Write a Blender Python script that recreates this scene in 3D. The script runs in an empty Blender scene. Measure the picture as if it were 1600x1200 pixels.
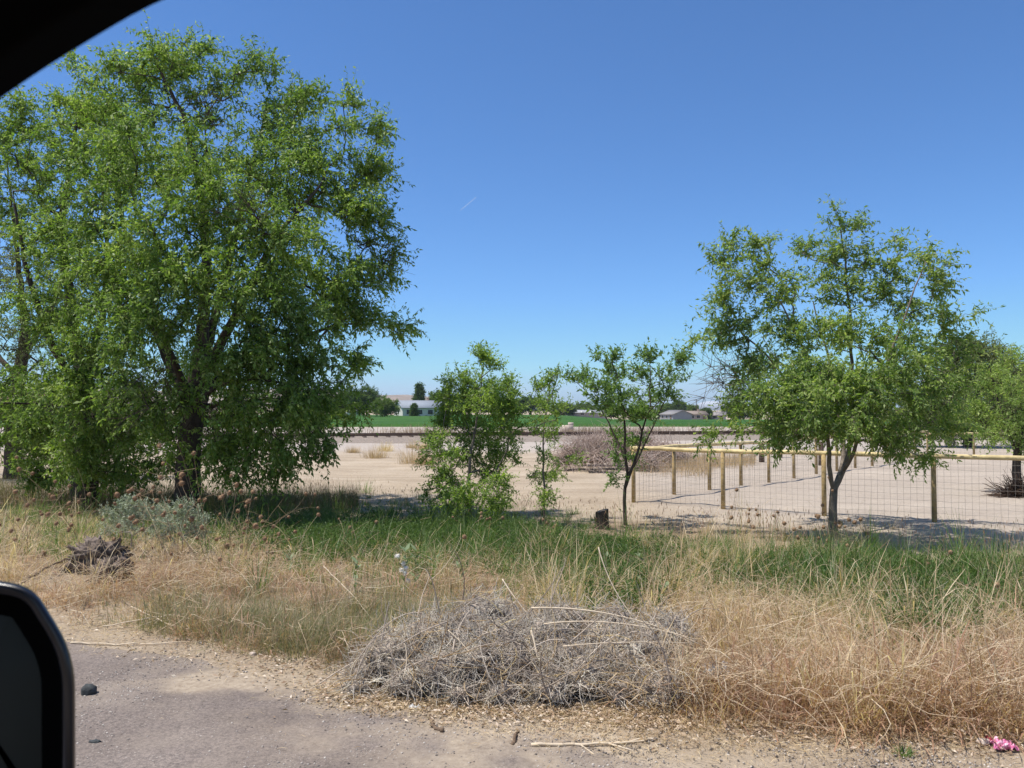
import bpy, math, random
import numpy as np
from mathutils import Vector

R = math.radians
rng = np.random.RandomState(11)
random.seed(5)
sc = bpy.context.scene
COL = sc.collection

# ------------------------------------------------------------------ camera, sky, sun, exposure
F = 1250.0                       # focal length in photo pixels (photo 1600 x 1200)
EYE = np.array([0.0, 0.0, 1.75])
PITCH = math.atan(40.0 / F)
cam_d = bpy.data.cameras.new('camera')
cam = bpy.data.objects.new('camera', cam_d)
COL.objects.link(cam)
cam.location = EYE
cam.rotation_euler = (math.pi / 2 + PITCH, 0, 0)
cam_d.sensor_width = 36
cam_d.lens = F / 1600 * 36
cam_d.clip_start = 0.05
cam_d.clip_end = 40000
cam_d.dof.use_dof = True
cam_d.dof.focus_distance = 13
cam_d.dof.aperture_fstop = 9.0
sc.camera = cam

SUN_EL, SUN_AZ = R(66), R(-98)   # azimuth from +Y towards +X
world = bpy.data.worlds.new('World')
sc.world = world
world.use_nodes = True
wn = world.node_tree
bg = wn.nodes['Background']
sky = wn.nodes.new('ShaderNodeTexSky')
sky.sky_type = 'NISHITA'
sky.sun_disc = False
sky.sun_elevation = SUN_EL
sky.sun_rotation = SUN_AZ
sky.altitude = 1300
sky.air_density = 1.0
sky.dust_density = 0.1
sky.ozone_density = 4.0
# clear dry-air blue: tint the physical sky and hold down its white horizon glow
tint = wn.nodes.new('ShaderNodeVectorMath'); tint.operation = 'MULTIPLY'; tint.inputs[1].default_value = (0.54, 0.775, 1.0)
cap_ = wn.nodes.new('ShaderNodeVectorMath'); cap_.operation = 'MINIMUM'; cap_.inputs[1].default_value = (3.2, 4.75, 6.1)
# paler sky tint added behind the camera to warm the blue shadow light
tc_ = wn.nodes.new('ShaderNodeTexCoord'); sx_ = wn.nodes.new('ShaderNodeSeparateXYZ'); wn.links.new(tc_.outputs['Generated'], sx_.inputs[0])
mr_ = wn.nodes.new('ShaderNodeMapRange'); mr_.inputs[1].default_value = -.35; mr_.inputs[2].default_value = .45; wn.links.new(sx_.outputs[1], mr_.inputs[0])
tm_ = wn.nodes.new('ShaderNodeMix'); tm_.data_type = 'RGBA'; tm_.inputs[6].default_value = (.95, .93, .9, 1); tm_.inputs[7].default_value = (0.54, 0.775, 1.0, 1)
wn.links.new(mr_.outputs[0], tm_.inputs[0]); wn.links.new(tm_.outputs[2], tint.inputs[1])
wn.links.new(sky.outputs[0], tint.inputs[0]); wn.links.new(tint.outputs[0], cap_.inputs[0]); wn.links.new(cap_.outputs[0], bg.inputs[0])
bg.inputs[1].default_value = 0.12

sun_d = bpy.data.lights.new('sun', 'SUN')
sun_d.energy = 4.2
sun_d.angle = R(0.53)
sun_d.color = (1.0, 0.945, 0.85)
sun = bpy.data.objects.new('sun', sun_d)
COL.objects.link(sun)
to_sun = Vector((math.sin(SUN_AZ) * math.cos(SUN_EL), math.cos(SUN_AZ) * math.cos(SUN_EL), math.sin(SUN_EL)))
sun.rotation_euler = to_sun.to_track_quat('Z', 'Y').to_euler()
sun.location = (-20, 10, 40)

sc.view_settings.view_transform = 'Standard'
sc.view_settings.look = 'None'
sc.view_settings.exposure = 0.45
sc.view_settings.gamma = 1
sc.cycles.max_bounces = 7
sc.cycles.diffuse_bounces = 3
sc.cycles.transmission_bounces = 4
sc.cycles.transparent_max_bounces = 8
sc.cycles.volume_bounces = 0
sc.cycles.use_denoising = True

# ------------------------------------------------------------------ helpers: tags
def tag(o, label=None, cat=None, group=None, kind=None):
    if label: o['label'] = label
    if cat: o['category'] = cat
    if group: o['group'] = group
    if kind: o['kind'] = kind
    return o

def empty(name, loc, label=None, cat=None, group=None, rz=0):
    o = bpy.data.objects.new(name, None)
    COL.objects.link(o)
    o.location = loc
    o.rotation_euler = (0, 0, rz)
    o.empty_display_size = 0.1
    tag(o, label, cat, group)
    return o

def new_obj(name, me, mat=None, parent=None, world_coords=True):
    o = bpy.data.objects.new(name, me)
    COL.objects.link(o)
    if mat is not None and not me.materials:
        me.materials.append(mat)
    if parent is not None:
        o.parent = parent
        if world_coords:      # mesh was written in world coordinates: cancel the parent's transform
            o.matrix_parent_inverse = pm(parent).inverted()
    return o

def pm(p):
    from mathutils import Matrix
    m = Matrix.Translation(p.location) @ p.rotation_euler.to_matrix().to_4x4()
    if p.parent is not None:
        m = pm(p.parent) @ p.matrix_parent_inverse @ m
    return m

def mesh_np(name, V, faces, smooth=False):
    """V (n,3); faces = list of int arrays (m,3) / (m,4)"""
    V = np.asarray(V, np.float32).reshape(-1, 3)
    me = bpy.data.meshes.new(name)
    me.vertices.add(len(V))
    me.vertices.foreach_set('co', V.ravel())
    fl = [np.asarray(f, np.int32) for f in (faces if isinstance(faces, list) else [faces]) if len(f)]
    idx = np.concatenate([f.ravel() for f in fl])
    cnt = np.concatenate([np.full(len(f), f.shape[1], np.int32) for f in fl])
    start = np.concatenate([[0], np.cumsum(cnt)[:-1]]).astype(np.int32)
    me.loops.add(len(idx))
    me.loops.foreach_set('vertex_index', idx)
    me.polygons.add(len(cnt))
    me.polygons.foreach_set('loop_start', start)
    me.polygons.foreach_set('loop_total', cnt)
    if smooth:
        me.polygons.foreach_set('use_smooth', np.ones(len(cnt), bool))
    me.update(calc_edges=True)
    return me

class MB:
    """collects pieces into one mesh"""
    def __init__(s):
        s.V, s.Q, s.T, s.n = [], [], [], 0
    def add(s, V, Q=None, T=None):
        V = np.asarray(V, float).reshape(-1, 3)
        if Q is not None and len(Q): s.Q.append(np.asarray(Q, int) + s.n)
        if T is not None and len(T): s.T.append(np.asarray(T, int) + s.n)
        s.V.append(V); s.n += len(V)
    def box(s, c, d, rz=0):
        c = np.array(c, float); x, y, z = np.array(d, float) / 2
        P = np.array([[-x,-y,-z],[x,-y,-z],[x,y,-z],[-x,y,-z],[-x,-y,z],[x,-y,z],[x,y,z],[-x,y,z]])
        P = rotz(P, rz) + c
        s.add(P, [[0,3,2,1],[4,5,6,7],[0,1,5,4],[1,2,6,5],[2,3,7,6],[3,0,4,7]])
    def tubes(s, C, Rr, sides=3, cap=False):
        V, Q = tubes(C, Rr, sides)
        s.add(V, Q)
        if cap:
            N, K = C.shape[:2]
            for i in range(N):
                b = s.n - N * K * sides + i * K * sides
                for k, r in ((0, 0), (K - 1, 1)):
                    ring = [b + k * sides + j for j in range(sides)]
                    c = C[i, k]
                    s.V.append(np.array([c], float)); ci = s.n; s.n += 1
                    s.T.append(np.array([[ring[j], ci, ring[(j + 1) % sides]] if r == 0 else [ring[(j + 1) % sides], ci, ring[j]] for j in range(sides)]))
    def mesh(s, name, smooth=False):
        fl = []
        if s.Q: fl.append(np.concatenate(s.Q))
        if s.T: fl.append(np.concatenate(s.T))
        return mesh_np(name, np.concatenate(s.V), fl, smooth)
    def build(s, name, mat, parent=None, smooth=False, world_coords=True):
        return new_obj(name, s.mesh(name, smooth), mat, parent, world_coords)

def rotz(P, a):
    if not a: return np.asarray(P, float)
    c, s_ = math.cos(a), math.sin(a)
    P = np.asarray(P, float)
    return np.stack([P[..., 0] * c - P[..., 1] * s_, P[..., 0] * s_ + P[..., 1] * c, P[..., 2]], -1)

def unit(v):
    v = np.asarray(v, float)
    return v / np.maximum(np.linalg.norm(v, axis=-1, keepdims=True), 1e-9)

def tubes(C, Rr, sides=3):
    """C (N,K,3) centre lines, Rr (N,K) radii -> verts, quads"""
    C = np.asarray(C, float); N, K = C.shape[:2]
    Rr = np.broadcast_to(np.asarray(Rr, float), (N, K))
    T = np.empty_like(C)
    T[:, 1:-1] = C[:, 2:] - C[:, :-2]
    T[:, 0] = C[:, 1] - C[:, 0]; T[:, -1] = C[:, -1] - C[:, -2]
    T = unit(T)
    ref = np.where(np.abs(T[:, :1, 2:3]) > 0.9, np.array([1.0, 0, 0]), np.array([0, 0, 1.0]))
    ref = np.broadcast_to(ref, T.shape)
    A = unit(np.cross(T, ref)); B = np.cross(T, A)
    ang = np.arange(sides) * 2 * math.pi / sides
    V = C[:, :, None] + Rr[:, :, None, None] * (A[:, :, None] * np.cos(ang)[:, None] + B[:, :, None] * np.sin(ang)[:, None])
    base = (np.arange(N) * K * sides)[:, None, None]
    k = (np.arange(K - 1) * sides)[None, :, None]
    j = np.arange(sides)[None, None, :]; j2 = (j + 1) % sides
    Q = np.stack([base + k + j, base + k + j2, base + k + sides + j2, base + k + sides + j], -1)
    return V.reshape(-1, 3), Q.reshape(-1, 4)

def ribbons(P0, head, L, W, th0, bend, K=4, face=None, seedy=None):
    """grass blades: base, compass heading, length, width, start lean, bend"""
    N = len(P0)
    t = np.linspace(0, 1, K)
    C = np.zeros((N, K, 3)); C[:, 0] = P0
    hd = np.stack([np.cos(head), np.sin(head), np.zeros(N)], -1)
    for k in range(1, K):
        th = th0 + bend * (t[k] - 0.5 / (K - 1))
        step = (L / (K - 1))[:, None]
        C[:, k] = C[:, k - 1] + step * (hd * np.sin(th)[:, None] + np.array([0, 0, 1.0]) * np.cos(th)[:, None])
    fa = head + math.pi / 2 if face is None else face
    side = np.stack([np.cos(fa), np.sin(fa), np.zeros(N)], -1)
    pr_ = np.array([1.0, 0.85, 0.6, 0.35, 0.12][:K] if K <= 5 else np.linspace(1, .1, K))[None]
    if seedy is not None: pr_ = np.where(seedy[:, None], np.array([[.7, .55, .5, 1.7, .4]]), pr_)
    w = (W[:, None] * pr_)[:, :, None] * 0.5
    if K < 5: w[:, -1] *= 0.3
    V = np.stack([C - side[:, None] * w, C + side[:, None] * w], 2)
    b = (np.arange(N) * K * 2)[:, None]; k = (np.arange(K - 1) * 2)[None]
    Q = np.stack([b + k, b + k + 1, b + k + 3, b + k + 2], -1).reshape(-1, 4)
    return V.reshape(-1, 3), Q

# ------------------------------------------------------------------ noise and terrain
_lat = np.random.RandomState(3).rand(256, 256)
def vnoise(x, y):
    x = np.asarray(x, float); y = np.asarray(y, float)
    xi = np.floor(x).astype(int); yi = np.floor(y).astype(int)
    fx = x - xi; fy = y - yi
    fx = fx * fx * (3 - 2 * fx); fy = fy * fy * (3 - 2 * fy)
    a = _lat[xi % 256, yi % 256]; b = _lat[(xi + 1) % 256, yi % 256]
    c = _lat[xi % 256, (yi + 1) % 256]; d = _lat[(xi + 1) % 256, (yi + 1) % 256]
    return (a * (1 - fx) + b * fx) * (1 - fy) + (c * (1 - fx) + d * fx) * fy - 0.5
def fbm(x, y, o=4):
    r = 0
    for i in range(o): r = r + vnoise(x * 2 ** i + 17 * i, y * 2 ** i - 9 * i) / 2 ** i
    return r
def sstep(a, b, x):
    t = np.clip((np.asarray(x, float) - a) / (b - a), 0, 1)
    return t * t * (3 - 2 * t)

FWD = np.array([0, math.cos(PITCH), math.sin(PITCH)]); UP = np.array([0, -math.sin(PITCH), math.cos(PITCH)])
def ray(px, py):
    d = np.array([(px - 800) / F, 0, 0]) + UP * (600 - py) / F + FWD
    return d / d[1]
def W(px, py, Y):                   # a point of the place seen at photo pixel (px,py), Y metres ahead
    return EYE + ray(px, py) * Y
def G0(px, py, z=0.0):
    d = ray(px, py); return EYE + d * ((z - EYE[2]) / d[2])

E1, E2 = G0(120, 1003)[:2], G0(1100, 1172)[:2]      # edge of the asphalt
RT = (E2 - E1) / np.linalg.norm(E2 - E1)             # along the road
RN = np.array([-RT[1], RT[0]])
if RN[1] < 0: RN = -RN
def rs(x, y): return (x - E1[0]) * RN[0] + (y - E1[1]) * RN[1]
def rt(x, y): return (x - E1[0]) * RT[0] + (y - E1[1]) * RT[1]
LOW = -0.4
def terrain(x, y):
    x = np.asarray(x, float); y = np.asarray(y, float)
    s = rs(x, y)
    z = LOW * sstep(1.2, 7.0, s)
    near = sstep(0.0, 0.7, s) * (1 - sstep(30, 60, s))
    z = z + near * (0.05 * sstep(0.2, 1.0, s) * (1 - sstep(2, 4, s)) + 0.05 * fbm(x * 1.3, y * 1.3, 3) + 0.08 * fbm(x * .25 + 5, y * .25, 2) * sstep(6, 12, s))
    far = sstep(120, 360, y) * sstep(0.04, 0.16, x / np.maximum(y, 1))
    z = z - 2.7 * far
    return z
def tz(x, y): return float(terrain(x, y))
def G(px, py):                      # where the sight line of a photo pixel meets the ground
    d = ray(px, py); a = 1.0
    p = EYE + d * a
    while p[2] > tz(p[0], p[1]) and a < 900:
        a *= 1.004; p = EYE + d * a
    return np.array([p[0], p[1], tz(p[0], p[1])])
def on_ground(x, y, dz=0.0): return np.array([x, y, tz(x, y) + dz])
def at(px, Y, dz=0.0):              # ground point at column px, Y metres ahead
    return on_ground((px - 800) / F * Y, Y, dz)

# ------------------------------------------------------------------ materials
def mat(name):
    m = bpy.data.materials.new(name); m.use_nodes = True
    nt = m.node_tree; b = nt.nodes['Principled BSDF']
    return m, nt, b
def node(nt, t, **kw):
    n = nt.nodes.new(t)
    for k, v in kw.items():
        if k in n.inputs: n.inputs[k].default_value = v
        else: setattr(n, k, v)
    return n
def ramp(nt, src, stops, interp='LINEAR'):
    r = nt.nodes.new('ShaderNodeValToRGB')
    r.color_ramp.interpolation = interp
    el = r.color_ramp.elements
    while len(el) < len(stops): el.new(0.5)
    for e, (p, c) in zip(el, stops):
        e.position = p; e.color = (c[0], c[1], c[2], 1)
    nt.links.new(src, r.inputs[0]); return r.outputs[0]
def pos(nt, scale=1.0):
    g = nt.nodes.new('ShaderNodeNewGeometry')
    return g.outputs['Position']
def noise(nt, scale, detail=4, rough=0.55, vec=None, dist=0):
    n = nt.nodes.new('ShaderNodeTexNoise')
    n.inputs['Scale'].default_value = scale; n.inputs['Detail'].default_value = detail; n.inputs['Roughness'].default_value = rough
    n.inputs['Distortion'].default_value = dist
    nt.links.new(vec if vec is not None else pos(nt), n.inputs['Vector']); return n.outputs['Fac']
def mixc(nt, fac, a, b, mode='MIX'):
    m = nt.nodes.new('ShaderNodeMix'); m.data_type = 'RGBA'; m.blend_type = mode
    for s_, i in ((fac, 0), (a, 6), (b, 7)):
        if isinstance(s_, (int, float)): m.inputs[i].default_value = s_
        elif isinstance(s_, tuple): m.inputs[i].default_value = (*s_[:3], 1)
        else: nt.links.new(s_, m.inputs[i])
    return m.outputs[2]
def bump(nt, b, h, strength=0.4, dist=0.02):
    n = nt.nodes.new('ShaderNodeBump'); n.inputs['Strength'].default_value = strength; n.inputs['Distance'].default_value = dist
    nt.links.new(h, n.inputs['Height']); nt.links.new(n.outputs[0], b.inputs['Normal'])
def island(nt):
    return nt.nodes.new('ShaderNodeNewGeometry').outputs['Random Per Island']

def simple(name, col, rough=0.7, var=0.12, scale=6.0, spec=0.3, bmp=0.0, bscale=40):
    m, nt, b = mat(name)
    n = noise(nt, scale, 5)
    lo = tuple(c * (1 - var) for c in col); hi = tuple(min(1, c * (1 + var)) for c in col)
    nt.links.new(ramp(nt, n, [(0.3, lo), (0.7, hi)]), b.inputs['Base Color'])
    b.inputs['Roughness'].default_value = rough
    b.inputs['Specular IOR Level'].default_value = spec
    if bmp: bump(nt, b, noise(nt, bscale, 4), bmp)
    return m

def leafy(name, cols, transl=0.35, rough=0.45, spec=0.4, clump=None, tmul=1.5):
    """thin vegetation: colour varies per leaf and per clump; some light passes through"""
    m, nt, b = mat(name)
    c = ramp(nt, island(nt), [(i / (len(cols) - 1), k) for i, k in enumerate(cols)])
    if clump:
        sc_, lo, hi = clump
        c = mixc(nt, 1.0, c, ramp(nt, noise(nt, sc_, 3), [(0.32, lo), (0.68, hi)]), 'MULTIPLY')
    nt.links.new(c, b.inputs['Base Color'])
    b.inputs['Roughness'].default_value = rough
    b.inputs['Specular IOR Level'].default_value = spec
    if transl:
        t = nt.nodes.new('ShaderNodeBsdfTranslucent')
        tc = mixc(nt, 1.0, c, (tmul, tmul * 1.05, tmul * 0.55), 'MULTIPLY')
        nt.links.new(tc, t.inputs['Color'])
        mx = nt.nodes.new('ShaderNodeMixShader'); mx.inputs[0].default_value = transl
        nt.links.new(b.outputs[0], mx.inputs[1]); nt.links.new(t.outputs[0], mx.inputs[2])
        nt.links.new(mx.outputs[0], nt.nodes['Material Output'].inputs['Surface'])
    return m

M = {}
# ground: pale sand, browner soil under the weeds, straw-strewn shoulder (mask from the vertex attribute "soil")
def ground_mat():
    m, nt, b = mat('ground')
    sand = ramp(nt, noise(nt, 0.35, 6, .6), [(0.3, (0.39, 0.315, 0.235)), (0.55, (0.455, 0.375, 0.285)), (0.75, (0.50, 0.42, 0.33))])
    fine = ramp(nt, noise(nt, 14, 6, .7), [(0.3, (0.78, 0.76, 0.74)), (0.7, (1.12, 1.12, 1.12))])
    sand = mixc(nt, 1.0, sand, fine, 'MULTIPLY')
    mp = nt.nodes.new('ShaderNodeMapping'); mp.inputs['Rotation'].default_value = (0, 0, math.atan2(-RT[1], RT[0])); mp.inputs['Scale'].default_value = (.06, .9, 1)
    nt.links.new(pos(nt), mp.inputs[0])
    sand = mixc(nt, 1.0, sand, ramp(nt, noise(nt, 1.0, 5, .6, mp.outputs[0]), [(0.35, (0.84, 0.82, 0.80)), (0.6, (1.06, 1.06, 1.06))]), 'MULTIPLY')
    soil = ramp(nt, noise(nt, 3.0, 6, .65), [(0.3, (0.17, 0.125, 0.09)), (0.7, (0.36, 0.27, 0.19))])
    straw = ramp(nt, noise(nt, 30, 5, .7), [(0.3, (0.22, 0.165, 0.115)), (0.5, (0.35, 0.275, 0.20)), (0.7, (0.50, 0.41, 0.31))])
    at_ = node(nt, 'ShaderNodeAttribute', attribute_name='soil')
    sp = nt.nodes.new('ShaderNodeSeparateColor'); nt.links.new(at_.outputs['Color'], sp.inputs[0])
    c = mixc(nt, sp.outputs[0], sand, soil)
    c = mixc(nt, sp.outputs[1], c, straw)
    grav = ramp(nt, noise(nt, 9, 6, .75), [(0.35, (0.36, 0.32, 0.30)), (0.65, (0.52, 0.46, 0.41))])
    c = mixc(nt, sp.outputs[2], c, grav)
    vo = nt.nodes.new('ShaderNodeTexVoronoi'); vo.inputs['Scale'].default_value = 9
    nt.links.new(pos(nt), vo.inputs['Vector'])
    pb = ramp(nt, vo.outputs['Distance'], [(0.06, (1, 1, 1)), (0.10, (0, 0, 0))])
    c = mixc(nt, pb, c, (0.60, 0.54, 0.47))
    nt.links.new(c, b.inputs['Base Color'])
    b.inputs['Roughness'].default_value = 0.95; b.inputs['Specular IOR Level'].default_value = 0.1
    bump(nt, b, noise(nt, 11, 8, .7), 0.75, 0.05)
    return m
M['ground'] = ground_mat()
def asphalt_mat():
    m, nt, b = mat('asphalt')
    base = ramp(nt, noise(nt, 0.9, 5, .6), [(0.3, (0.15, 0.122, 0.108)), (0.7, (0.235, 0.196, 0.175))])
    grain = ramp(nt, noise(nt, 55, 6, .9), [(0.34, (0.36, 0.36, 0.37)), (0.5, (1.0, 1.0, 1.0)), (0.7, (1.75, 1.7, 1.62))])
    c = mixc(nt, 1.0, base, grain, 'MULTIPLY')
    vo = nt.nodes.new('ShaderNodeTexVoronoi'); vo.inputs['Scale'].default_value = 42
    nt.links.new(pos(nt), vo.inputs['Vector'])
    pb = ramp(nt, vo.outputs['Distance'], [(0.14, (1, 1, 1)), (0.22, (0, 0, 0))])
    sel = ramp(nt, noise(nt, 4, 4), [(0.45, (0, 0, 0)), (0.65, (0.8, 0.8, 0.8))])
    c = mixc(nt, mixc(nt, 1.0, pb, sel, 'MULTIPLY'), c, (0.46, 0.42, 0.38))
    dust = ramp(nt, noise(nt, 1.7, 6, .6), [(0.5, (0, 0, 0)), (0.75, (0.55, 0.55, 0.55))])
    c = mixc(nt, dust, c, (0.36, 0.30, 0.245))
    at_ = node(nt, 'ShaderNodeAttribute', attribute_name='dirt')
    c = mixc(nt, at_.outputs['Fac'], c, ramp(nt, noise(nt, 24, 5, .7), [(0.3, (0.27, 0.21, 0.155)), (0.7, (0.46, 0.38, 0.29))]))
    nt.links.new(c, b.inputs['Base Color'])
    b.inputs['Roughness'].default_value = 0.9; b.inputs['Specular IOR Level'].default_value = 0.2
    bump(nt, b, noise(nt, 120, 4, .8), 0.6, 0.006)
    return m
M['asphalt'] = asphalt_mat()
M['bark_dark'] = simple('bark_dark', (0.075, 0.06, 0.05), .9, .4, 9, .1, .6, 35)
M['bark_grey'] = simple('bark_grey', (0.17, 0.145, 0.125), .9, .35, 9, .1, .6, 35)
M['bark_pale'] = simple('bark_pale', (0.19, 0.16, 0.135), .9, .4, 9, .1, .6, 35)
M['twig_grey'] = simple('twig_grey', (0.30, 0.26, 0.24), .9, .2, 5, .1)
M['pipe'] = simple('pipe', (0.62, 0.50, 0.27), .7, .32, 5, .25, .3, 25)
M['post'] = simple('post', (0.37, 0.27, 0.135), .8, .35, 5, .2, .35, 25)
M['wire'] = simple('wire', (0.30, 0.27, 0.24), .5, .1)
M['timber'] = simple('timber', (0.09, 0.06, 0.045), .9, .3, 8, .1, .5, 30)

# ------------------------------------------------------------------ ground sheet, road
def soil_masks(x, y):
    s = rs(x, y); n = fbm(x * .8, y * .8, 4) * 2.0; n2 = fbm(x * 2.3 + 4, y * 2.3, 3)
    far_edge = 8.6 + 1.6 * np.sin(rt(x, y) * .5 + 1) + n
    soil = sstep(0.5, 1.3, s + n2 * .6) * (1 - sstep(far_edge - .8, far_edge + 1.0, s))
    straw = (1 - sstep(.9, 2.0, s + n2 * 1.2)) * sstep(-.1, .15, s + n2 * .3) * (0.8 + n2)
    straw = np.maximum(straw, 0)
    px = np.hypot((x + 1.75) / .75, (y - 5.2) / .28)     # bare pale patch by the edge
    straw *= sstep(.6, 1.2, px); soil *= sstep(.6, 1.2, px)
    grav = sstep(38, 44, y) * (1 - sstep(90, 110, y)) * .75
    pad = 0.45 * sstep(10, 13, s) * sstep(2, 5, x) * (1 - sstep(38, 44, y))
    return soil, straw, np.maximum(grav, pad)
def build_ground():
    na = 900
    rad = np.concatenate([np.linspace(0.6, 3, 14), np.geomspace(3.06, 40, 300), np.geomspace(42, 9000, 120)])
    a = np.linspace(0, 2 * math.pi, na, endpoint=False)
    A, Rr = np.meshgrid(a, rad)
    X = Rr * np.cos(A); Y = Rr * np.sin(A)
    Z = terrain(X, Y)
    V = np.stack([X, Y, Z], -1).reshape(-1, 3)
    nr = len(rad)
    i = np.arange(nr - 1)[:, None]; j = np.arange(na)[None]
    Q = np.stack([i * na + j, i * na + (j + 1) % na, (i + 1) * na + (j + 1) % na, (i + 1) * na + j], -1).reshape(-1, 4)[:, ::-1]
    V = np.concatenate([V, [[0, 0, 0]]]); c = len(V) - 1
    T = np.stack([np.arange(na), (np.arange(na) + 1) % na, np.full(na, c)], -1)
    me = mesh_np('ground', V, [Q, T], True)
    so, st, gr = soil_masks(V[:, 0], V[:, 1])
    ca = me.color_attributes.new('soil', 'FLOAT_COLOR', 'POINT')
    ca.data.foreach_set('color', np.stack([so, st, gr, np.ones_like(so)], -1).astype(np.float32).ravel())
    o = new_obj('ground', me, M['ground']); tag(o, kind='structure')
build_ground()
def build_road():
    t = np.linspace(-60, 40, 1400)
    edge = 0.0 + 0.16 * fbm(t * 1.1, t * 0 + 3, 4) * 2 + 0.06 * np.sin(t * 1.9) - .05
    cols = np.concatenate([np.linspace(-7.2, -2.6, 24), np.linspace(-2.5, -.25, 46), [-.12, 0.0]])
    S = cols[None] + edge[:, None] * sstep(-1.6, -.1, cols)[None]
    X = E1[0] + t[:, None] * RT[0] + S * RN[0]; Y = E1[1] + t[:, None] * RT[1] + S * RN[1]
    Z = np.full_like(X, 0.006); Z = Z + np.maximum(terrain(X, Y), 0) * (S > 0); Z[:, -1] -= .012
    V = np.stack([X, Y, Z], -1).reshape(-1, 3); n, k = S.shape
    i = np.arange(n - 1)[:, None]; j = np.arange(k - 1)[None]
    Q = np.stack([i * k + j, (i + 1) * k + j, (i + 1) * k + j + 1, i * k + j + 1], -1).reshape(-1, 4)
    me = mesh_np('road', V, [Q], True)
    d = sstep(-1.5, .15, S - edge[:, None] * .5 + 1.6 * fbm(X * .9, Y * .9, 3)); d = d * np.clip(.55 + 1.6 * fbm(X * 5, Y * 5, 4) + .5 * sstep(-.5, .2, S), 0, 1)
    px = np.hypot((X + 1.75) / .7, (Y - 5.2) / .26); d = np.maximum(d, 1 - sstep(.6, 1.1, px + .5 * fbm(X * 4, Y * 4, 3)))
    at_ = me.attributes.new('dirt', 'FLOAT', 'POINT'); at_.data.foreach_set('value', d.astype(np.float32).ravel())
    o = new_obj('road', me, M['asphalt']); tag(o, kind='structure')
build_road()
# ------------------------------------------------------------------ far setting: crop field, embankment, track, hills
def sheet(name, corners, nu, nv, zf, m):
    a, b, c, d = [np.array(p[:2], float) for p in corners]
    u = np.linspace(0, 1, nu)[None, :, None]; v = np.linspace(0, 1, nv)[:, None, None]
    P = (a * (1 - u) + b * u) * (1 - v) + (d * (1 - u) + c * u) * v
    Z = zf(P[..., 0], P[..., 1], u[..., 0] + 0 * v[..., 0], v[..., 0] + 0 * u[..., 0])
    V = np.concatenate([P, Z[..., None]], -1).reshape(-1, 3)
    i = np.arange(nv - 1)[:, None]; j = np.arange(nu - 1)[None]
    Q = np.stack([i * nu + j, i * nu + j + 1, (i + 1) * nu + j + 1, (i + 1) * nu + j], -1).reshape(-1, 4)
    return new_obj(name, mesh_np(name, V, [Q], True), m)
def crop_mat():
    m, nt, b = mat('crop')
    c = ramp(nt, noise(nt, .06, 5, .6), [(0.3, (0.035, 0.105, 0.016)), (0.7, (0.065, 0.16, 0.025))])
    c = mixc(nt, 1.0, c, ramp(nt, noise(nt, 1.2, 5, .7), [(0.3, (.7, .72, .7)), (0.7, (1.25, 1.2, 1.2))]), 'MULTIPLY')
    nt.links.new(c, b.inputs['Base Color']); b.inputs['Roughness'].default_value = .8; b.inputs['Specular IOR Level'].default_value = .15
    bump(nt, b, noise(nt, 3, 5, .7), 1.0, .3)
    return m
M['crop'] = crop_mat()
def crop_z(x, y, u, v):
    e = np.minimum.reduce([u, 1 - u, v, 1 - v])
    return terrain(x, y) + np.where(e <= 0.0001, -.05, .32 + .12 * fbm(x * .3, y * .3, 3))
o = sheet('crop_field', [(-130, 96), (150, 104), (320, 352), (-260, 234)], 260, 130, crop_z, M['crop']); tag(o, kind='structure')

TA, TB = np.array([-33.0, 52.0]), np.array([17.5, 63.0])         # rail line
TD = (TB - TA) / np.linalg.norm(TB - TA); TN = np.array([-TD[1], TD[0]])
RAILZ = 0.06
def bank_z(x, y, u, v):
    prof = np.interp(v, [0, .34, .66, 1], [-.03, RAILZ - LOW - .24, RAILZ - LOW - .24, -.03])
    return terrain(x, y) + prof + .05 * fbm(x * .8, y * .8, 3) * np.clip(prof * 3, 0, 1)
M['ballast'] = simple('ballast', (0.265, 0.22, 0.185), .95, .35, 7, .1, 1.0, 6)
ctr = (TA + TB) / 2
cs = [ctr - TD * 150 - TN * 6.5, ctr + TD * 150 - TN * 6.5, ctr + TD * 150 + TN * 6.5, ctr - TD * 150 + TN * 6.5]
o = sheet('railway_embankment', cs, 500, 40, bank_z, M['ballast']); tag(o, kind='structure')
M['rust'] = simple('rust', (0.085, 0.055, 0.045), .7, .25, 4, .3)
M['sleeper'] = simple('sleeper', (0.13, 0.10, 0.085), .9, .3, 5, .1)
trk = empty('railway_track', (ctr[0], ctr[1], RAILZ - .3), 'rusty railway line running across behind the sandy lot on its gravel bed', 'railway track')
for k in (-.75, .75):
    mb = MB(); L = 290
    a = math.atan2(TD[1], TD[0]); c = ctr + TN * k
    mb.box((c[0], c[1], RAILZ - .015), (L, .075, .045), a)
    mb.box((c[0], c[1], RAILZ - .085), (L - .01, .025, .10), a)
    mb.box((c[0], c[1], RAILZ - .148), (L - .02, .14, .03), a)
    mb.build('rail', M['rust'], trk)
sl = None
for i in range(96):
    c = ctr + TD * (i - 48) * .82 + TN * rng.normal(0, .04) - TD * 2
    if sl is None:
        mb = MB(); mb.box((0, 0, 0), (.24, 2.6, .17), 0)
        sl = mb.build('sleeper', M['sleeper'], trk, world_coords=False); q = sl
    else:
        q = sl.copy(); COL.objects.link(q); q.parent = trk
    q.location = (c[0] - ctr[0], c[1] - ctr[1], RAILZ - .25 - (RAILZ - .3))
    q.rotation_euler = (0, 0, math.atan2(TD[1], TD[0]) + rng.normal(0, .03))

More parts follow.
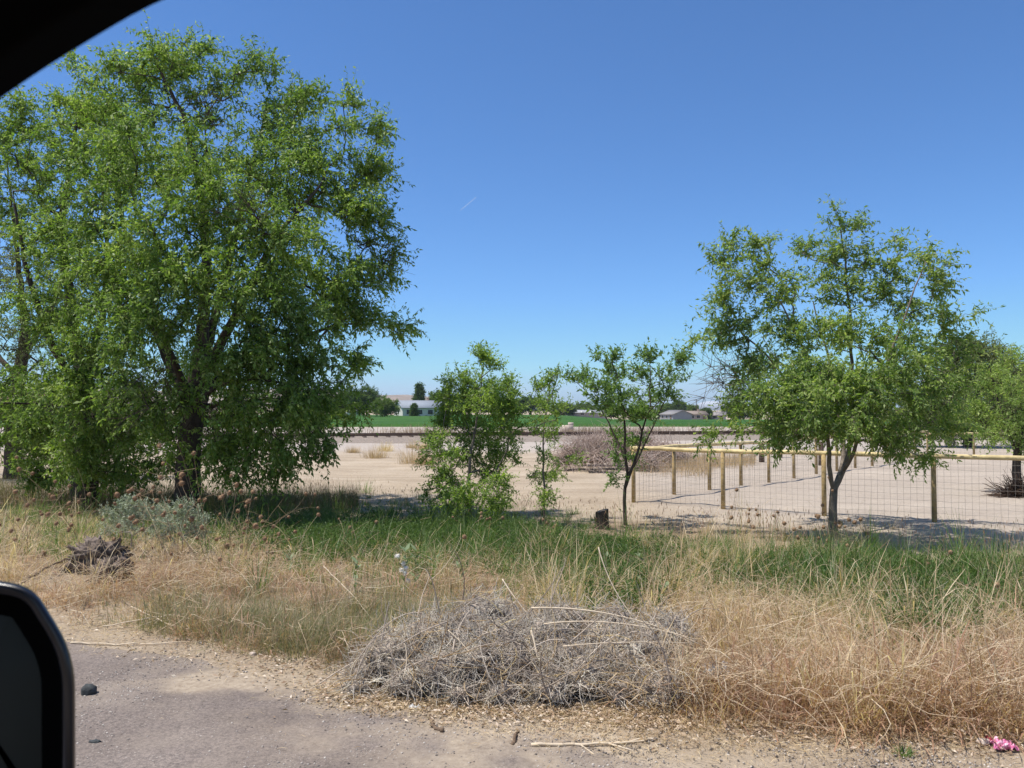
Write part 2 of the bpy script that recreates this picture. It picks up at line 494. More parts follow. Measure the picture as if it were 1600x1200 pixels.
M['hill'] = simple('hill', (0.30, 0.235, 0.185), .95, .25, .01, .05)
def ridge(name, pts, Y, depth, m, seed, rough=.12):
    """a landform: skyline heights given at photo columns, real width and depth"""
    n = 220
    xs = np.array([p[0] for p in pts], float); ys = np.array([p[1] for p in pts], float)
    px = np.linspace(xs[0], xs[-1], n); py = np.interp(px, xs, ys)
    H = np.array([W(a, b, Y)[2] for a, b in zip(px, py)]); X = (px - 800) / F * Y
    v = np.linspace(0, 1, 30)
    prof = np.sin(np.clip(v, 0, 1) * math.pi) ** .8
    VX = np.repeat(X[None], 30, 0); VY = Y + (v[:, None] - .5) * depth + 0 * VX
    nz = fbm(VX / depth * 5 + seed, VY / depth * 5, 5)
    VZ = -6 + (H[None] + 6) * prof[:, None] * (1 + rough * nz * (1 - prof[:, None] ** 4))
    V = np.stack([VX, VY, VZ], -1).reshape(-1, 3)
    i = np.arange(29)[:, None]; j = np.arange(n - 1)[None]
    Q = np.stack([i * n + j, i * n + j + 1, (i + 1) * n + j + 1, (i + 1) * n + j], -1).reshape(-1, 4)
    o = new_obj(name, mesh_np(name, V, [Q], True), m); tag(o, kind='structure')
    return o
ridge('hills', [(-300, 640), (-60, 606), (120, 600), (250, 612), (400, 606), (470, 611), (520, 607), (560, 621), (590, 618), (640, 617), (680, 621), (700, 628), (740, 634), (830, 640)], 2600, 1400, M['hill'], 3)
def mount_mat():
    m, nt, b = mat('mountain')
    g = nt.nodes.new('ShaderNodeSeparateXYZ'); nt.links.new(pos(nt), g.inputs[0])
    mr = node(nt, 'ShaderNodeMapRange'); mr.inputs[1].default_value = 10; mr.inputs[2].default_value = 55
    nt.links.new(g.outputs[2], mr.inputs[0])
    c = mixc(nt, mr.outputs[0], (0.16, 0.16, 0.17), (0.55, 0.57, 0.61))
    nt.links.new(c, b.inputs['Base Color']); b.inputs['Roughness'].default_value = .9
    return m
M['mount'] = mount_mat()
ridge('mountain', [(960, 641), (1000, 636), (1040, 634), (1075, 634), (1098, 631), (1108, 626), (1118, 629), (1140, 633), (1200, 634), (1300, 636), (1420, 638), (1600, 636), (1800, 641)], 6800, 1600, M['mount'], 8, .3)

# ------------------------------------------------------------------ trees
def grow(limbs, targets, lift=.12, jit=.06, pref=.16, step=.38, r=rng):
    P, par, rad0 = [], [], []
    for li, (pts, r0, r1, at_node) in enumerate(limbs):
        pts = np.asarray(pts, float)
        seg = np.linalg.norm(np.diff(pts, axis=0), axis=1); cum = np.concatenate([[0], np.cumsum(seg)])
        n = max(3, int(cum[-1] / .22)); u = np.linspace(0, cum[-1], n)
        q = np.stack([np.interp(u, cum, pts[:, k]) for k in range(3)], -1)
        if at_node is None: prev = -1; st = 0
        else:
            prev = int(np.argmin(np.linalg.norm(np.array(P) - q[0], axis=1))); st = 1
        for k in range(st, n):
            P.append(q[k] + (r.normal(0, .012, 3) if k > 1 else 0)); par.append(prev); prev = len(P) - 1
            rad0.append(r0 + (r1 - r0) * k / (n - 1))
    nl = len(P)
    P = [np.array(p) for p in P]
    plen = [0.0] * nl
    for i in range(nl):
        if par[i] >= 0: plen[i] = plen[par[i]] + np.linalg.norm(P[i] - P[par[i]])
    root = P[0]
    order = np.argsort(np.linalg.norm(np.asarray(targets) - root, axis=1))
    cap = nl + len(targets) * 14
    A = np.zeros((cap, 3)); A[:nl] = P; PL = np.zeros(cap); PL[:nl] = plen
    tips = []
    n = nl
    zmin = root[2] + .25 * (np.array(P)[:, 2].max() - root[2])
    for ti in order:
        t = targets[ti]
        d = np.linalg.norm(A[:n] - t, axis=1)
        cost = d + pref * PL[:n] + np.where(A[:n, 2] > t[2] + .25 * d, .6 * (A[:n, 2] - t[2]), 0) + np.where(A[:n, 2] < zmin, 2.0, 0)
        j = int(np.argmin(cost)); L = d[j]
        m = int(min(12, max(2, math.ceil(L / step))))
        a = A[j]; mid = (a + t) / 2 + np.array([0, 0, lift * L]) + r.normal(0, .08 * L, 3)
        prev = j
        for k in range(1, m + 1):
            u = k / m
            q = a * (1 - u) ** 2 + 2 * mid * u * (1 - u) + t * u * u + (r.normal(0, jit * .5, 3) if k < m else 0)
            if n >= cap: break
            A[n] = q; PL[n] = PL[prev] + np.linalg.norm(q - A[prev]); par.append(prev); rad0.append(0); prev = n; n += 1
        tips.append(prev)
    A = A[:n]; par = np.array(par)
    return A, par, np.array(rad0), nl, tips

def skeleton_mesh(A, par, rad0, nl, tip_r=.006, p=2.1, sides=6, rmax=.09):
    n = len(A)
    acc = np.zeros(n); rad = np.zeros(n)
    for i in range(n - 1, -1, -1):
        rad[i] = max(tip_r, acc[i] ** (1 / p))
        if i >= nl: rad[i] = min(rad[i], rmax)
        if rad0[i] > 0: rad[i] = rad0[i]
        if par[i] >= 0 and i >= nl: acc[par[i]] += rad[i] ** p
    ch = [[] for _ in range(n)]
    for i in range(n):
        if par[i] >= 0: ch[par[i]].append(i)
    mb = MB()
    stack = [(i, -1) for i in range(n) if par[i] < 0]
    while stack:
        i, p0 = stack.pop()
        chain, rr = ([A[p0], A[i]], [min(rad[p0], rad[i] * 1.15), rad[i]]) if p0 >= 0 else ([A[i]], [rad[i]])
        while ch[i]:
            c = sorted(ch[i], key=lambda k: -rad[k])
            for k in c[1:]: stack.append((k, i))
            i = c[0]; chain.append(A[i]); rr.append(rad[i])
        if len(chain) > 1:
            s = sides if max(rr) < .05 else 10
            mb.tubes(np.array(chain)[None], np.array(rr)[None], s)
    return mb

def blob_points(blobs, Y0, dscale=.9, r=rng, dens=1.3):
    """blobs: (px, py, rx, ry, n[, dy]) ellipses on the photo -> points inside real ellipsoids round depth Y0+dy"""
    out = []
    for b in blobs:
        px, py, rx, ry, n = b[:5]; n = int(n * dens + .5); dy = b[5] if len(b) > 5 else r.normal(0, .9)
        c = W(px, py, Y0 + dy); k = (Y0 + dy) / F
        u = unit(r.normal(0, 1, (n, 3))) * (r.rand(n, 1) ** .42)
        rd = (rx + ry) / 2 * k * dscale
        out.append(c + u * np.array([rx * k, rd, ry * k]))
    return np.concatenate(out)

def leaves(centers, axis, n_tw, n_lf, tw_len, leaf, droop, spread=.8, up=.15, r=rng, fold=.25, wr=.36, lsd=.25):
    """sprays of leafy twigs at each centre"""
    N = len(centers); T = N * n_tw; K = 5
    c = np.repeat(centers, n_tw, 0)
    d = unit(np.repeat(unit(centers - axis), n_tw, 0) * .55 + unit(r.normal(0, 1, (T, 3))) * spread + np.array([0, 0, up]))
    L = tw_len * r.uniform(.55, 1.25, T)
    C = np.zeros((T, K, 3)); C[:, 0] = c
    for k in range(1, K):
        d = unit(d + np.array([0, 0, -droop * .35]) + r.normal(0, .12, (T, 3)))
        C[:, k] = C[:, k - 1] + d * (L / (K - 1))[:, None]
    M_ = T * n_lf
    ti = np.repeat(np.arange(T), n_lf)
    u = np.tile((np.arange(n_lf) + .5) / n_lf, T) * .92 + .08 + r.normal(0, .03, M_); u = np.clip(u, .02, 1) * (K - 1)
    i0 = np.minimum(u.astype(int), K - 2); f = (u - i0)[:, None]
    p = C[ti, i0] * (1 - f) + C[ti, i0 + 1] * f
    tan = unit(C[ti, i0 + 1] - C[ti, i0])
    ld = unit(tan * .55 + unit(r.normal(0, 1, (M_, 3))) * .85 + np.array([0, 0, -droop]))
    nrm = unit(np.cross(ld, unit(r.normal(0, 1, (M_, 3)))) + np.array([0, 0, .5]))
    side = unit(np.cross(ld, nrm)); nrm = np.cross(side, ld)
    ll = leaf * np.clip(r.normal(1, lsd, M_), .45, 1.7); w = ll * wr * r.uniform(.8, 1.2, M_)
    mid = p + ld * (ll * .45)[:, None]
    V = np.stack([p, mid + side * (w * .5)[:, None] + nrm * (ll * fold * .3)[:, None],
                  p + ld * ll[:, None] - nrm * (ll * fold * .35)[:, None],
                  mid - side * (w * .5)[:, None] + nrm * (ll * fold * .3)[:, None]], 1).reshape(-1, 3)
    Q = np.arange(M_ * 4).reshape(-1, 4)
    return V, Q, C

def tree(name, base, limbs, blobs, Y0, leafm, barkm, label, cat='tree', group=None, n_tw=6, n_lf=12, tw_len=.5, leaf=.075,
         droop=.35, lift=.12, tip_r=.006, bare=None, dscale=.9, rmax=.09, wr=.36, twr=.0028, spread=.8, up=.15, pref=.16, pts=None, dens=1.3):
    root = empty(name, base, label, cat, group)
    P = blob_points(blobs, Y0, dscale, dens=dens) if pts is None else pts
    P = P[P[:, 2] > base[2] + .12]
    allP = P
    if bare is not None: allP = np.concatenate([P, blob_points(bare, Y0, dscale)])
    A, par, r0, nl, tips = grow(limbs, allP, lift, pref=pref)
    mb = skeleton_mesh(A, par, r0, nl, tip_r, rmax=rmax)
    axis = np.median(P, 0) * np.array([1, 1, .0]) + np.array([0, 0, P[:, 2].min() * .6 + P[:, 2].max() * .4])
    V, Q, C = leaves(P, axis, n_tw, n_lf, tw_len, leaf, droop, wr=wr, spread=spread, up=up)
    if twr: mb.tubes(C, np.linspace(twr, twr * .4, C.shape[1])[None], 3)
    if bare is not None:
        bp = allP[len(P):]
        _, _, C2 = leaves(bp, axis, 7, 1, tw_len * 1.3, .01, droop * .2)
        mb.tubes(C2, np.linspace(.006, .002, C2.shape[1])[None], 3)
    mb.build('trunk', barkm, root, True)
    new_obj('crown', mesh_np('crown', V, [Q]), leafm, root)
    return root

M['leaf_big'] = leafy('leaf_big', [(0.115, 0.195, 0.035), (0.175, 0.275, 0.05), (0.245, 0.345, 0.085), (0.37, 0.44, 0.19)], .42, .5, .35, (.5, (.68, .78, .8), (1.14, 1.15, 1.0)), 1.45)
M['leaf_olive'] = leafy('leaf_olive', [(0.11, 0.15, 0.06), (0.155, 0.195, 0.08), (0.21, 0.235, 0.115)], .38, .6, .3, (.7, (.75, .8, .8), (1.2, 1.2, 1.1)))
M['leaf_right'] = leafy('leaf_right', [(0.125, 0.205, 0.05), (0.185, 0.28, 0.068), (0.255, 0.35, 0.105), (0.38, 0.44, 0.21)], .44, .5, .35, (.9, (.75, .82, .82), (1.2, 1.15, 1.0)), 1.6)
M['leaf_bush'] = leafy('leaf_bush', [(0.15, 0.24, 0.055), (0.215, 0.32, 0.075), (0.30, 0.40, 0.12)], .5, .45, .4, (1.2, (.8, .85, .85), (1.2, 1.15, 1.0)))
M['leaf_sap'] = leafy('leaf_sap', [(0.11, 0.19, 0.055), (0.16, 0.26, 0.07), (0.23, 0.33, 0.11)], .45, .4, .5)

def limb(pts, Y0, r0, r1, at_node=0, ):
    return (np.array([W(p[0], p[1], Y0 + (p[2] if len(p) > 2 else 0)) for p in pts]), r0, r1, at_node)

# --- the big tree left of centre
Y = 16.5; b0 = at(296, Y, -.1)
Ls = [(np.array([b0, W(294, 740, Y), W(296, 690, Y), W(302, 640, Y), W(312, 585, Y)]), .27, .2, None),
      limb([(312, 585), (318, 500, .3), (322, 400, .2), (315, 300, 0), (290, 190, 0), (250, 110, -.2)], Y, .15, .025),
      limb([(308, 610), (345, 540, -.5), (390, 450, -1), (430, 370, -1.2), (500, 290, -1)], Y, .12, .025),
      limb([(312, 590), (340, 480, .8), (370, 360, 1.5), (400, 240, 1.5), (420, 160, 1.6)], Y, .11, .02),
      limb([(300, 640), (260, 560, .7), (220, 450, 1.3), (190, 340, 1.5), (170, 230, 1.2)], Y, .12, .02),
      limb([(306, 615), (380, 570, .4), (470, 530, .8), (560, 490, .8)], Y, .09, .02),
      limb([(303, 630), (345, 600, -1), (395, 590, -1.8), (440, 600, -2.2)], Y, .07, .02),
      limb([(303, 630), (270, 560, -1.2), (240, 480, -2), (230, 400, -2.3)], Y, .09, .02)]
blobs = [(245, 105, 75, 45, 26, 0), (300, 95, 50, 35, 14, .6), (200, 160, 90, 60, 34, .5), (330, 150, 75, 55, 20, .3), (400, 115, 42, 30, 10, .4), (430, 185, 60, 50, 22, .5), (475, 160, 35, 30, 11, 0),
         (500, 230, 55, 50, 24, -.3), (548, 175, 13, 34, 5, 0), (590, 205, 22, 26, 7, .2), (575, 265, 38, 40, 15, 0), (430, 280, 80, 60, 34, -.6), (520, 320, 75, 50, 30, -.5), (585, 350, 32, 32, 11, 0), (590, 410, 32, 34, 11, .2),
         (250, 250, 95, 75, 40, -1.5), (170, 300, 85, 75, 34, -1.0), (330, 330, 80, 65, 34, -2.0), (420, 390, 85, 60, 36, -2.2), (520, 430, 70, 50, 28, -1.0), (250, 380, 90, 75, 40, -2.4), (330, 450, 90, 60, 36, -2.6),
         (440, 490, 85, 50, 34, -2.2), (545, 490, 60, 36, 20, -.6), (610, 510, 32, 16, 6, .2), (180, 420, 70, 70, 26, -1.4), (220, 500, 80, 60, 30, -2.4), (370, 550, 85, 45, 28, -2.4), (470, 560, 70, 45, 24, -1.6),
         (420, 625, 80, 40, 26, -2.2), (490, 620, 50, 35, 14, -1.4), (360, 660, 45, 40, 10, -2.0), (440, 690, 65, 30, 15, -2.0), (500, 690, 30, 28, 5, -1.6), (230, 610, 70, 50, 22, -2.3), (260, 690, 40, 35, 8, -1.6),
         (300, 240, 120, 100, 34, 1.8), (420, 330, 110, 90, 30, 2.2), (330, 430, 140, 80, 40, 2.2), (480, 460, 80, 70, 26, 1.6), (300, 550, 120, 60, 30, 2.2), (430, 590, 90, 50, 22, 1.4), (150, 230, 70, 60, 18, .8), (370, 720, 60, 26, 14, -1.8), (430, 725, 40, 20, 7, -1.2), (250, 720, 40, 24, 8, 1.2), (340, 690, 60, 30, 14, 1.0), (420, 660, 90, 40, 22, 1.2), (500, 640, 50, 40, 12, .8), (240, 660, 60, 40, 18, 1.6), (330, 620, 120, 50, 26, 2.2), (540, 640, 24, 16, 4, -.4), (555, 560, 30, 20, 7, 0)]
tree('tree', b0, Ls, blobs, Y, M['leaf_big'], M['bark_dark'], 'tallest broad leafy tree with thick dark trunk, standing left of the sandy lot', n_tw=10, n_lf=16, tw_len=.5, leaf=.084, droop=.42, dens=1.0, bare=[(390, 340, 60, 50, 8, -2.8), (330, 190, 50, 60, 6, -.5), (240, 620, 60, 60, 8, -2.6), (560, 400, 50, 50, 5, -.5)])

# --- its neighbour at the left, leafy down to the ground
Y = 17.6; b0 = at(134, Y, -.1)
Ls = [(np.array([b0, W(134, 730, Y), W(132, 660, Y), W(128, 600, Y)]), .3, .2, None),
      limb([(128, 600), (110, 480, .2), (95, 360, 0), (110, 240, 0), (130, 150, .2)], Y, .14, .02),
      limb([(130, 620), (80, 540, -.6), (40, 420, -1), (20, 300, -1)], Y, .1, .02),
      limb([(130, 610), (160, 500, -.8), (170, 400, -1.4), (160, 300, -1.5)], Y, .1, .02)]
blobs = [(135, 170, 70, 45, 22, .4), (70, 190, 55, 40, 16, .4), (112, 98, 10, 18, 2, .2), (60, 270, 70, 60, 26, -.4), (20, 230, 40, 50, 13, 0), (150, 270, 70, 60, 24, -.6), (80, 370, 80, 65, 28, -1.0), (140, 430, 70, 60, 26, -1.6),
         (70, 480, 60, 50, 18, -1.2), (150, 520, 75, 55, 28, -1.8), (170, 600, 70, 45, 24, -1.8), (110, 580, 50, 50, 16, -1.6), (120, 660, 45, 40, 15, -1.4), (190, 660, 50, 40, 15, -1.6), (140, 700, 38, 40, 12, -1.2), (110, 715, 28, 30, 7, -1.0),
         (60, 640, 50, 40, 16, -.4), (20, 690, 50, 30, 10, -.2), (160, 735, 40, 26, 9, -1.2), (80, 700, 60, 40, 20, .8), (180, 690, 60, 46, 20, 1.0), (200, 735, 40, 26, 10, .6), (60, 740, 50, 24, 10, .8), (20, 600, 70, 50, 20, .6), (100, 620, 90, 60, 24, 1.4), (-40, 660, 60, 60, 18, .4), (-30, 330, 70, 80, 18, 0), (-20, 200, 50, 50, 10, .5), (90, 330, 90, 90, 24, 1.2), (120, 480, 90, 80, 22, 1.4)]
tree('tree', b0, Ls, blobs, Y, M['leaf_big'], M['bark_dark'], 'leafy tree whose trunk is clothed in leaves to the ground, left of the tallest one', n_tw=10, n_lf=15, tw_len=.46, leaf=.084, droop=.35, dens=1.05)

# --- sparse olive brown trees at the left border
Y = 25; b0 = at(22, Y, -.1)
Ls = [(np.array([b0, W(24, 660, Y), W(30, 590, Y), W(40, 520, Y)]), .28, .16, None),
      limb([(40, 520), (30, 430, .3), (20, 330, .2), (10, 250)], Y, .12, .02), limb([(36, 560), (70, 500, .5), (100, 430, .6), (130, 350, .8)], Y, .1, .02),
      limb([(30, 590), (-20, 540, .5), (-70, 480, .6)], Y, .1, .02)]
blobs = [(10, 420, 60, 60, 24), (20, 520, 70, 50, 24), (-60, 440, 80, 90, 24), (60, 560, 60, 40, 16), (100, 470, 50, 60, 16), (0, 600, 60, 30, 12), (-20, 330, 60, 60, 16), (-80, 560, 60, 60, 14), (30, 640, 70, 50, 24), (-40, 650, 60, 60, 22), (90, 620, 60, 50, 20), (20, 480, 90, 90, 24), (80, 400, 60, 70, 16)]
tree('tree', b0, Ls, blobs, Y, M['leaf_olive'], M['bark_dark'], 'dull olive sparse tree at the left border, behind the two leafy ones', n_tw=6, n_lf=13, tw_len=.6, leaf=.085, droop=.3, bare=[(20, 400, 90, 90, 30), (10, 540, 90, 60, 20)])

# --- the tree in front of the paddock fence
Y = 13.6; b0 = at(1302, Y, -.08)
Ls = [(np.array([b0, W(1301, 815, Y), W(1302, 780, Y), W(1303, 765, Y)]), .078, .062, None),
      limb([(1302, 772), (1297, 740, -.1), (1294, 700, -.1), (1286, 640, -.2), (1262, 560, -.4), (1220, 470, -.6)], Y, .045, .011),
      limb([(1303, 768), (1316, 740, .15), (1326, 700, .2), (1334, 640, .3), (1330, 540, .3), (1320, 400, .2), (1312, 340, .1)], Y, .046, .01),
      limb([(1316, 742, .1), (1330, 715, -.1), (1342, 680, -.4), (1380, 590, -.7), (1420, 480, -.7), (1445, 410, -.6)], Y, .038, .009),
      limb([(1303, 768), (1318, 720, .6), (1318, 680, .7), (1300, 580, 1.1), (1270, 470, 1.2)], Y, .05, .01),
      limb([(1290, 660, -.2), (1240, 600, .3), (1180, 540, .4), (1130, 490, .3)], Y, .035, .008)]
blobs = [(1312, 350, 14, 22, 4, .1), (1335, 362, 12, 16, 3, .2), (1265, 388, 28, 22, 6, .6), (1300, 400, 30, 25, 8, .2), (1345, 400, 26, 30, 8, .1), (1400, 385, 8, 26, 3, 0), (1385, 425, 25, 25, 6, -.2), (1445, 415, 32, 26, 9, -.5), (1468, 450, 26, 22, 6, -.4),
         (1150, 388, 24, 16, 5, 0), (1190, 395, 26, 24, 7, -.2), (1125, 415, 18, 14, 4, 0), (1175, 440, 45, 34, 14, -.2), (1120, 475, 36, 20, 8, 0), (1225, 455, 40, 34, 12, -.4), (1290, 455, 45, 32, 14, .2), (1355, 455, 42, 32, 13, .1), (1430, 480, 42, 32, 11, -.4), (1485, 500, 34, 24, 7, 0), (1524, 492, 7, 8, 1, 0),
         (1115, 530, 34, 18, 6, .2), (1165, 510, 45, 30, 13, 0), (1235, 530, 55, 34, 20, -.5), (1320, 525, 60, 36, 22, -.3), (1400, 540, 60, 34, 20, -.6), (1470, 560, 42, 40, 14, -.3), (1175, 580, 45, 36, 13, .1), (1250, 600, 65, 42, 28, -.9), (1340, 590, 70, 42, 30, -1.0), (1430, 600, 62, 44, 26, -.9), (1490, 610, 24, 40, 8, 0),
         (1190, 650, 50, 34, 15, -.2), (1260, 660, 58, 30, 20, -1.0), (1340, 655, 52, 30, 18, -1.1), (1410, 665, 52, 34, 18, -1.0), (1470, 665, 30, 34, 9, -.5), (1150, 625, 36, 26, 8, .2), (1120, 680, 40, 16, 4, .3), (1390, 695, 40, 20, 7, -.9), (1440, 705, 24, 16, 4, -.6), (1215, 682, 24, 14, 4, -.5),
         (1250, 590, 90, 50, 30, 1.3), (1370, 600, 90, 50, 30, 1.3), (1320, 650, 100, 36, 30, 1.3), (1300, 620, 90, 50, 32, -1.4), (1400, 590, 60, 50, 16, -1.2), (1210, 610, 50, 40, 14, -1.0)]
tree('tree', b0, Ls, blobs, Y, M['leaf_right'], M['bark_pale'], 'round leafy tree with forked grey trunk, standing just in front of the tan paddock fence', n_tw=8, n_lf=14, tw_len=.37, leaf=.07, droop=.35, dens=1.0,
     tip_r=.004, rmax=.04, twr=.0022, bare=[(1140, 600, 50, 40, 10, .3), (1180, 560, 50, 40, 8, .4)])

# --- bush and sprout in the middle, the sapling
Y = 15.5; b0 = at(735, Y, -.05)
Ls = [(np.array([b0, W(734, 770, Y), W(733, 735, Y), W(738, 690, Y), W(748, 640, Y), W(755, 570, Y)]), .045, .008, None),
      (np.array([at(745, Y + .1), W(758, 770, Y), W(775, 735, Y), W(790, 705, Y), W(800, 665, Y)]), .03, .007, None),
      (np.array([at(725, Y - .1), W(712, 770, Y), W(695, 730, Y), W(680, 690, Y)]), .03, .007, None)]
blobs = [(755, 565, 11, 18, 6), (768, 572, 9, 12, 4), (730, 598, 28, 12, 9), (765, 610, 36, 20, 13), (720, 625, 32, 26, 16), (765, 640, 45, 26, 18), (710, 660, 34, 24, 14), (760, 680, 50, 28, 18), (795, 640, 18, 14, 6), (795, 668, 18, 18, 7), (700, 700, 30, 22, 10), (750, 720, 46, 26, 15),
         (785, 710, 24, 22, 10), (690, 740, 26, 18, 7), (680, 690, 14, 10, 3), (730, 765, 36, 18, 8), (785, 750, 22, 16, 6), (795, 608, 12, 8, 3), (740, 660, 50, 50, 16, .8), (735, 720, 50, 40, 12, .9), (710, 780, 36, 16, 9), (770, 780, 40, 16, 9), (685, 765, 24, 16, 5), (672, 712, 12, 8, 2), (700, 620, 24, 20, 8)]
tree('bush', b0, Ls, blobs, Y, M['leaf_bush'], M['bark_grey'], 'bright green bushy shrub with a leafy tip, in the middle of the grass edge', 'bush', n_tw=7, n_lf=16, tw_len=.32, leaf=.058, droop=.1, tip_r=.003, rmax=.03, twr=.002, spread=.9)
Y = 15.2; b0 = at(850, Y, -.05)
Ls = [(np.array([b0, W(850, 760, Y), W(849, 700, Y), W(852, 640, Y), W(858, 600, Y), W(872, 577, Y)]), .028, .005, None)]
blobs = [(868, 585, 8, 10, 3), (856, 605, 14, 10, 5), (848, 630, 22, 12, 6), (862, 645, 22, 14, 7), (840, 665, 18, 14, 5), (856, 680, 20, 16, 7), (850, 710, 16, 14, 5), (848, 745, 28, 18, 9), (850, 775, 24, 12, 8), (880, 640, 14, 10, 3), (838, 608, 10, 4, 2), (895, 715, 28, 10, 4), (865, 735, 18, 14, 5)]
tree('bush', b0, Ls, blobs, Y, M['leaf_bush'], M['bark_grey'], 'slim wispy upright shrub between the bright green bush and the sapling', 'bush', n_tw=6, n_lf=13, tw_len=.24, leaf=.048, droop=0, tip_r=.003, rmax=.02, twr=.002)
Y = 15.0; b0 = at(976, Y, -.05)
Ls = [(np.array([b0, W(976, 790, Y), W(979, 750, Y), W(977, 710, Y), W(974, 660, Y), W(968, 600, Y), W(955, 560, Y)]), .04, .007, None),
      limb([(979, 755), (990, 725, -.1), (1000, 690, -.2), (1014, 640, -.2), (1018, 570, -.1)], Y, .03, .006), limb([(977, 715), (960, 680, .2), (935, 630, .3), (900, 595, .3)], Y, .022, .005),
      limb([(985, 740, 0), (1010, 690, .2), (1035, 630, .3), (1065, 575, .3)], Y, .022, .005)]
blobs = [(950, 562, 22, 8, 5), (958, 585, 26, 14, 8), (905, 592, 22, 9, 6), (935, 610, 26, 12, 8), (1012, 565, 14, 14, 5), (1005, 590, 22, 16, 7), (1058, 572, 16, 10, 4), (1045, 590, 24, 12, 6), (1065, 565, 8, 6, 2), (965, 620, 28, 16, 9), (1000, 625, 30, 18, 10), (1035, 620, 22, 14, 6), (975, 650, 30, 18, 11),
         (1010, 655, 24, 18, 9), (965, 680, 18, 14, 5), (995, 690, 22, 14, 6), (990, 715, 12, 10, 3), (962, 715, 10, 6, 2), (958, 748, 12, 3, 2), (940, 635, 18, 12, 4)]
tree('sapling', b0, Ls, blobs, Y, M['leaf_sap'], M['bark_dark'], 'young open vase-shaped sapling by the first fence post', 'tree', n_tw=6, n_lf=12, tw_len=.28, leaf=.06, droop=.05, tip_r=.003, rmax=.022, twr=.002, wr=.42, up=.4)

# --- trees beyond the paddock at the right
Y = 21; b0 = at(1590, Y, -.05)
Ls = [(np.array([b0, W(1588, 740, Y), W(1590, 700, Y), W(1594, 660, Y)]), .12, .08, None), limb([(1590, 715), (1570, 660, .3), (1555, 610, .5), (1545, 570, .5)], Y, .05, .01), limb([(1592, 690), (1610, 620), (1615, 560)], Y, .05, .01)]
blobs = [(1590, 570, 26, 22, 14), (1560, 605, 38, 30, 26), (1600, 620, 40, 34, 28), (1530, 640, 32, 26, 20), (1575, 665, 44, 26, 28), (1640, 600, 40, 50, 22), (1550, 680, 24, 12, 6), (1610, 690, 34, 16, 10)]
tree('tree', b0, Ls, blobs, Y, M['leaf_right'], M['bark_dark'], 'low tree inside the paddock at the right border, dark roots at its foot', n_tw=6, n_lf=12, tw_len=.45, leaf=.075, droop=.3, tip_r=.005, rmax=.04)
for px, Y, bl, lab in ((1512, 46, [(1515, 558, 44, 26, 46), (1500, 600, 46, 36, 50), (1550, 580, 40, 34, 44), (1530, 635, 60, 34, 56), (1480, 650, 44, 30, 34), (1590, 620, 40, 44, 40), (1440, 640, 50, 36, 40)], 'rounded grey green tree behind the paddock, half hidden by the fence tree'),
                       (1582, 58, [(1590, 640, 40, 30, 50), (1570, 610, 34, 34, 44), (1620, 600, 40, 40, 40), (1560, 660, 40, 16, 30), (1500, 660, 50, 16, 40)], 'far tree beyond the back paddock fence, filling the gap at the right border')):
    b0 = at(px, Y, -.1)
    Ls = [(np.array([b0, W(px, 665, Y), W(px, 630, Y), W(px + 4, 590, Y)]), .3, .08, None)]
    tree('tree', b0, Ls, bl, Y, M['leaf_olive'], M['bark_dark'], lab, n_tw=7, n_lf=14, tw_len=1.1, leaf=.17, droop=.25, tip_r=.012, rmax=.12, twr=.006)

# ------------------------------------------------------------------ fences of round tan rails with welded wire
def fence(posts, h, label, wire_dx=.11, wire_dz=.125, rail_r=.048, post_r=.047, shared=False):
    P = [on_ground(x, y) for x, y in posts]
    root = empty('fence', P[0], label, 'fence', 'tan rail paddock fences')
    top = []
    for i, p in enumerate(P):
        mb = MB(); zt = p[2] + h
        a = np.array([[p[0] + .004 * math.sin(i * 3), p[1], p[2] - .12], [p[0], p[1], p[2] + h * .5], [p[0], p[1], zt - rail_r * .5]])
        mb.tubes(a[None], np.array([[post_r * 1.04, post_r, post_r * .97]]), 14, True)
        if not (shared and i == 0): mb.build('post', M['post'], root, True)      # the corner post belongs to the other fence
        top.append([p[0], p[1], zt])
    top = np.array(top)
    d0 = unit(top[0] - top[1]); d1 = unit(top[-1] - top[-2])
    rail = np.concatenate([[top[0] + d0 * .07], top[1:-1], [top[-1] + d1 * .07]])
    rl = [rail[0]]
    for a, b in zip(rail[:-1], rail[1:]):
        for u in (.33, .66, 1): rl.append(a * (1 - u) + b * u + (np.array([0, 0, rng.normal(0, .006)]) if u < 1 else 0))
    mb = MB(); mb.tubes(np.array(rl)[None], np.full((1, len(rl)), rail_r) * rng.uniform(.95, 1.05, (1, len(rl))), 14, True)
    mb.build('top_rail', M['pipe'], root, True)
    mb = MB()
    for a, b in zip(P[:-1], P[1:]):
        L = np.linalg.norm((b - a)[:2]); n = max(2, int(L / wire_dx)); nd = np.array([-(b - a)[1], (b - a)[0], 0]) / L * (post_r + .004)
        if nd[1] > 0: nd = -nd
        u = (np.arange(n) + .5) / n
        bot = a[None] * (1 - u[:, None]) + b[None] * u[:, None] + nd
        bot[:, 2] = terrain(bot[:, 0], bot[:, 1]) + .03
        tp = bot.copy(); tp[:, 2] = a[2] * (1 - u) + b[2] * u + h - rail_r * .6
        wob = rng.normal(0, .006, (n, 3)); mid = (bot + tp) / 2 + wob
        mb.tubes(np.stack([bot, mid, tp], 1), np.full((n, 3), .002), 4)
        k = int(h / wire_dz); zz = (np.arange(k) + .4) / k * (h - .06)
        uu = np.linspace(0, 1, 8)
        C = a[None] * (1 - uu[:, None]) + b[None] * uu[:, None] + nd
        C = np.repeat(C[None], k, 0); C[:, :, 2] += zz[:, None] + rng.normal(0, .006, (k, 8))
        mb.tubes(C, np.full((k, 8), .0018), 4)
    mb.build('wire_mesh', M['wire'], root)
    return root
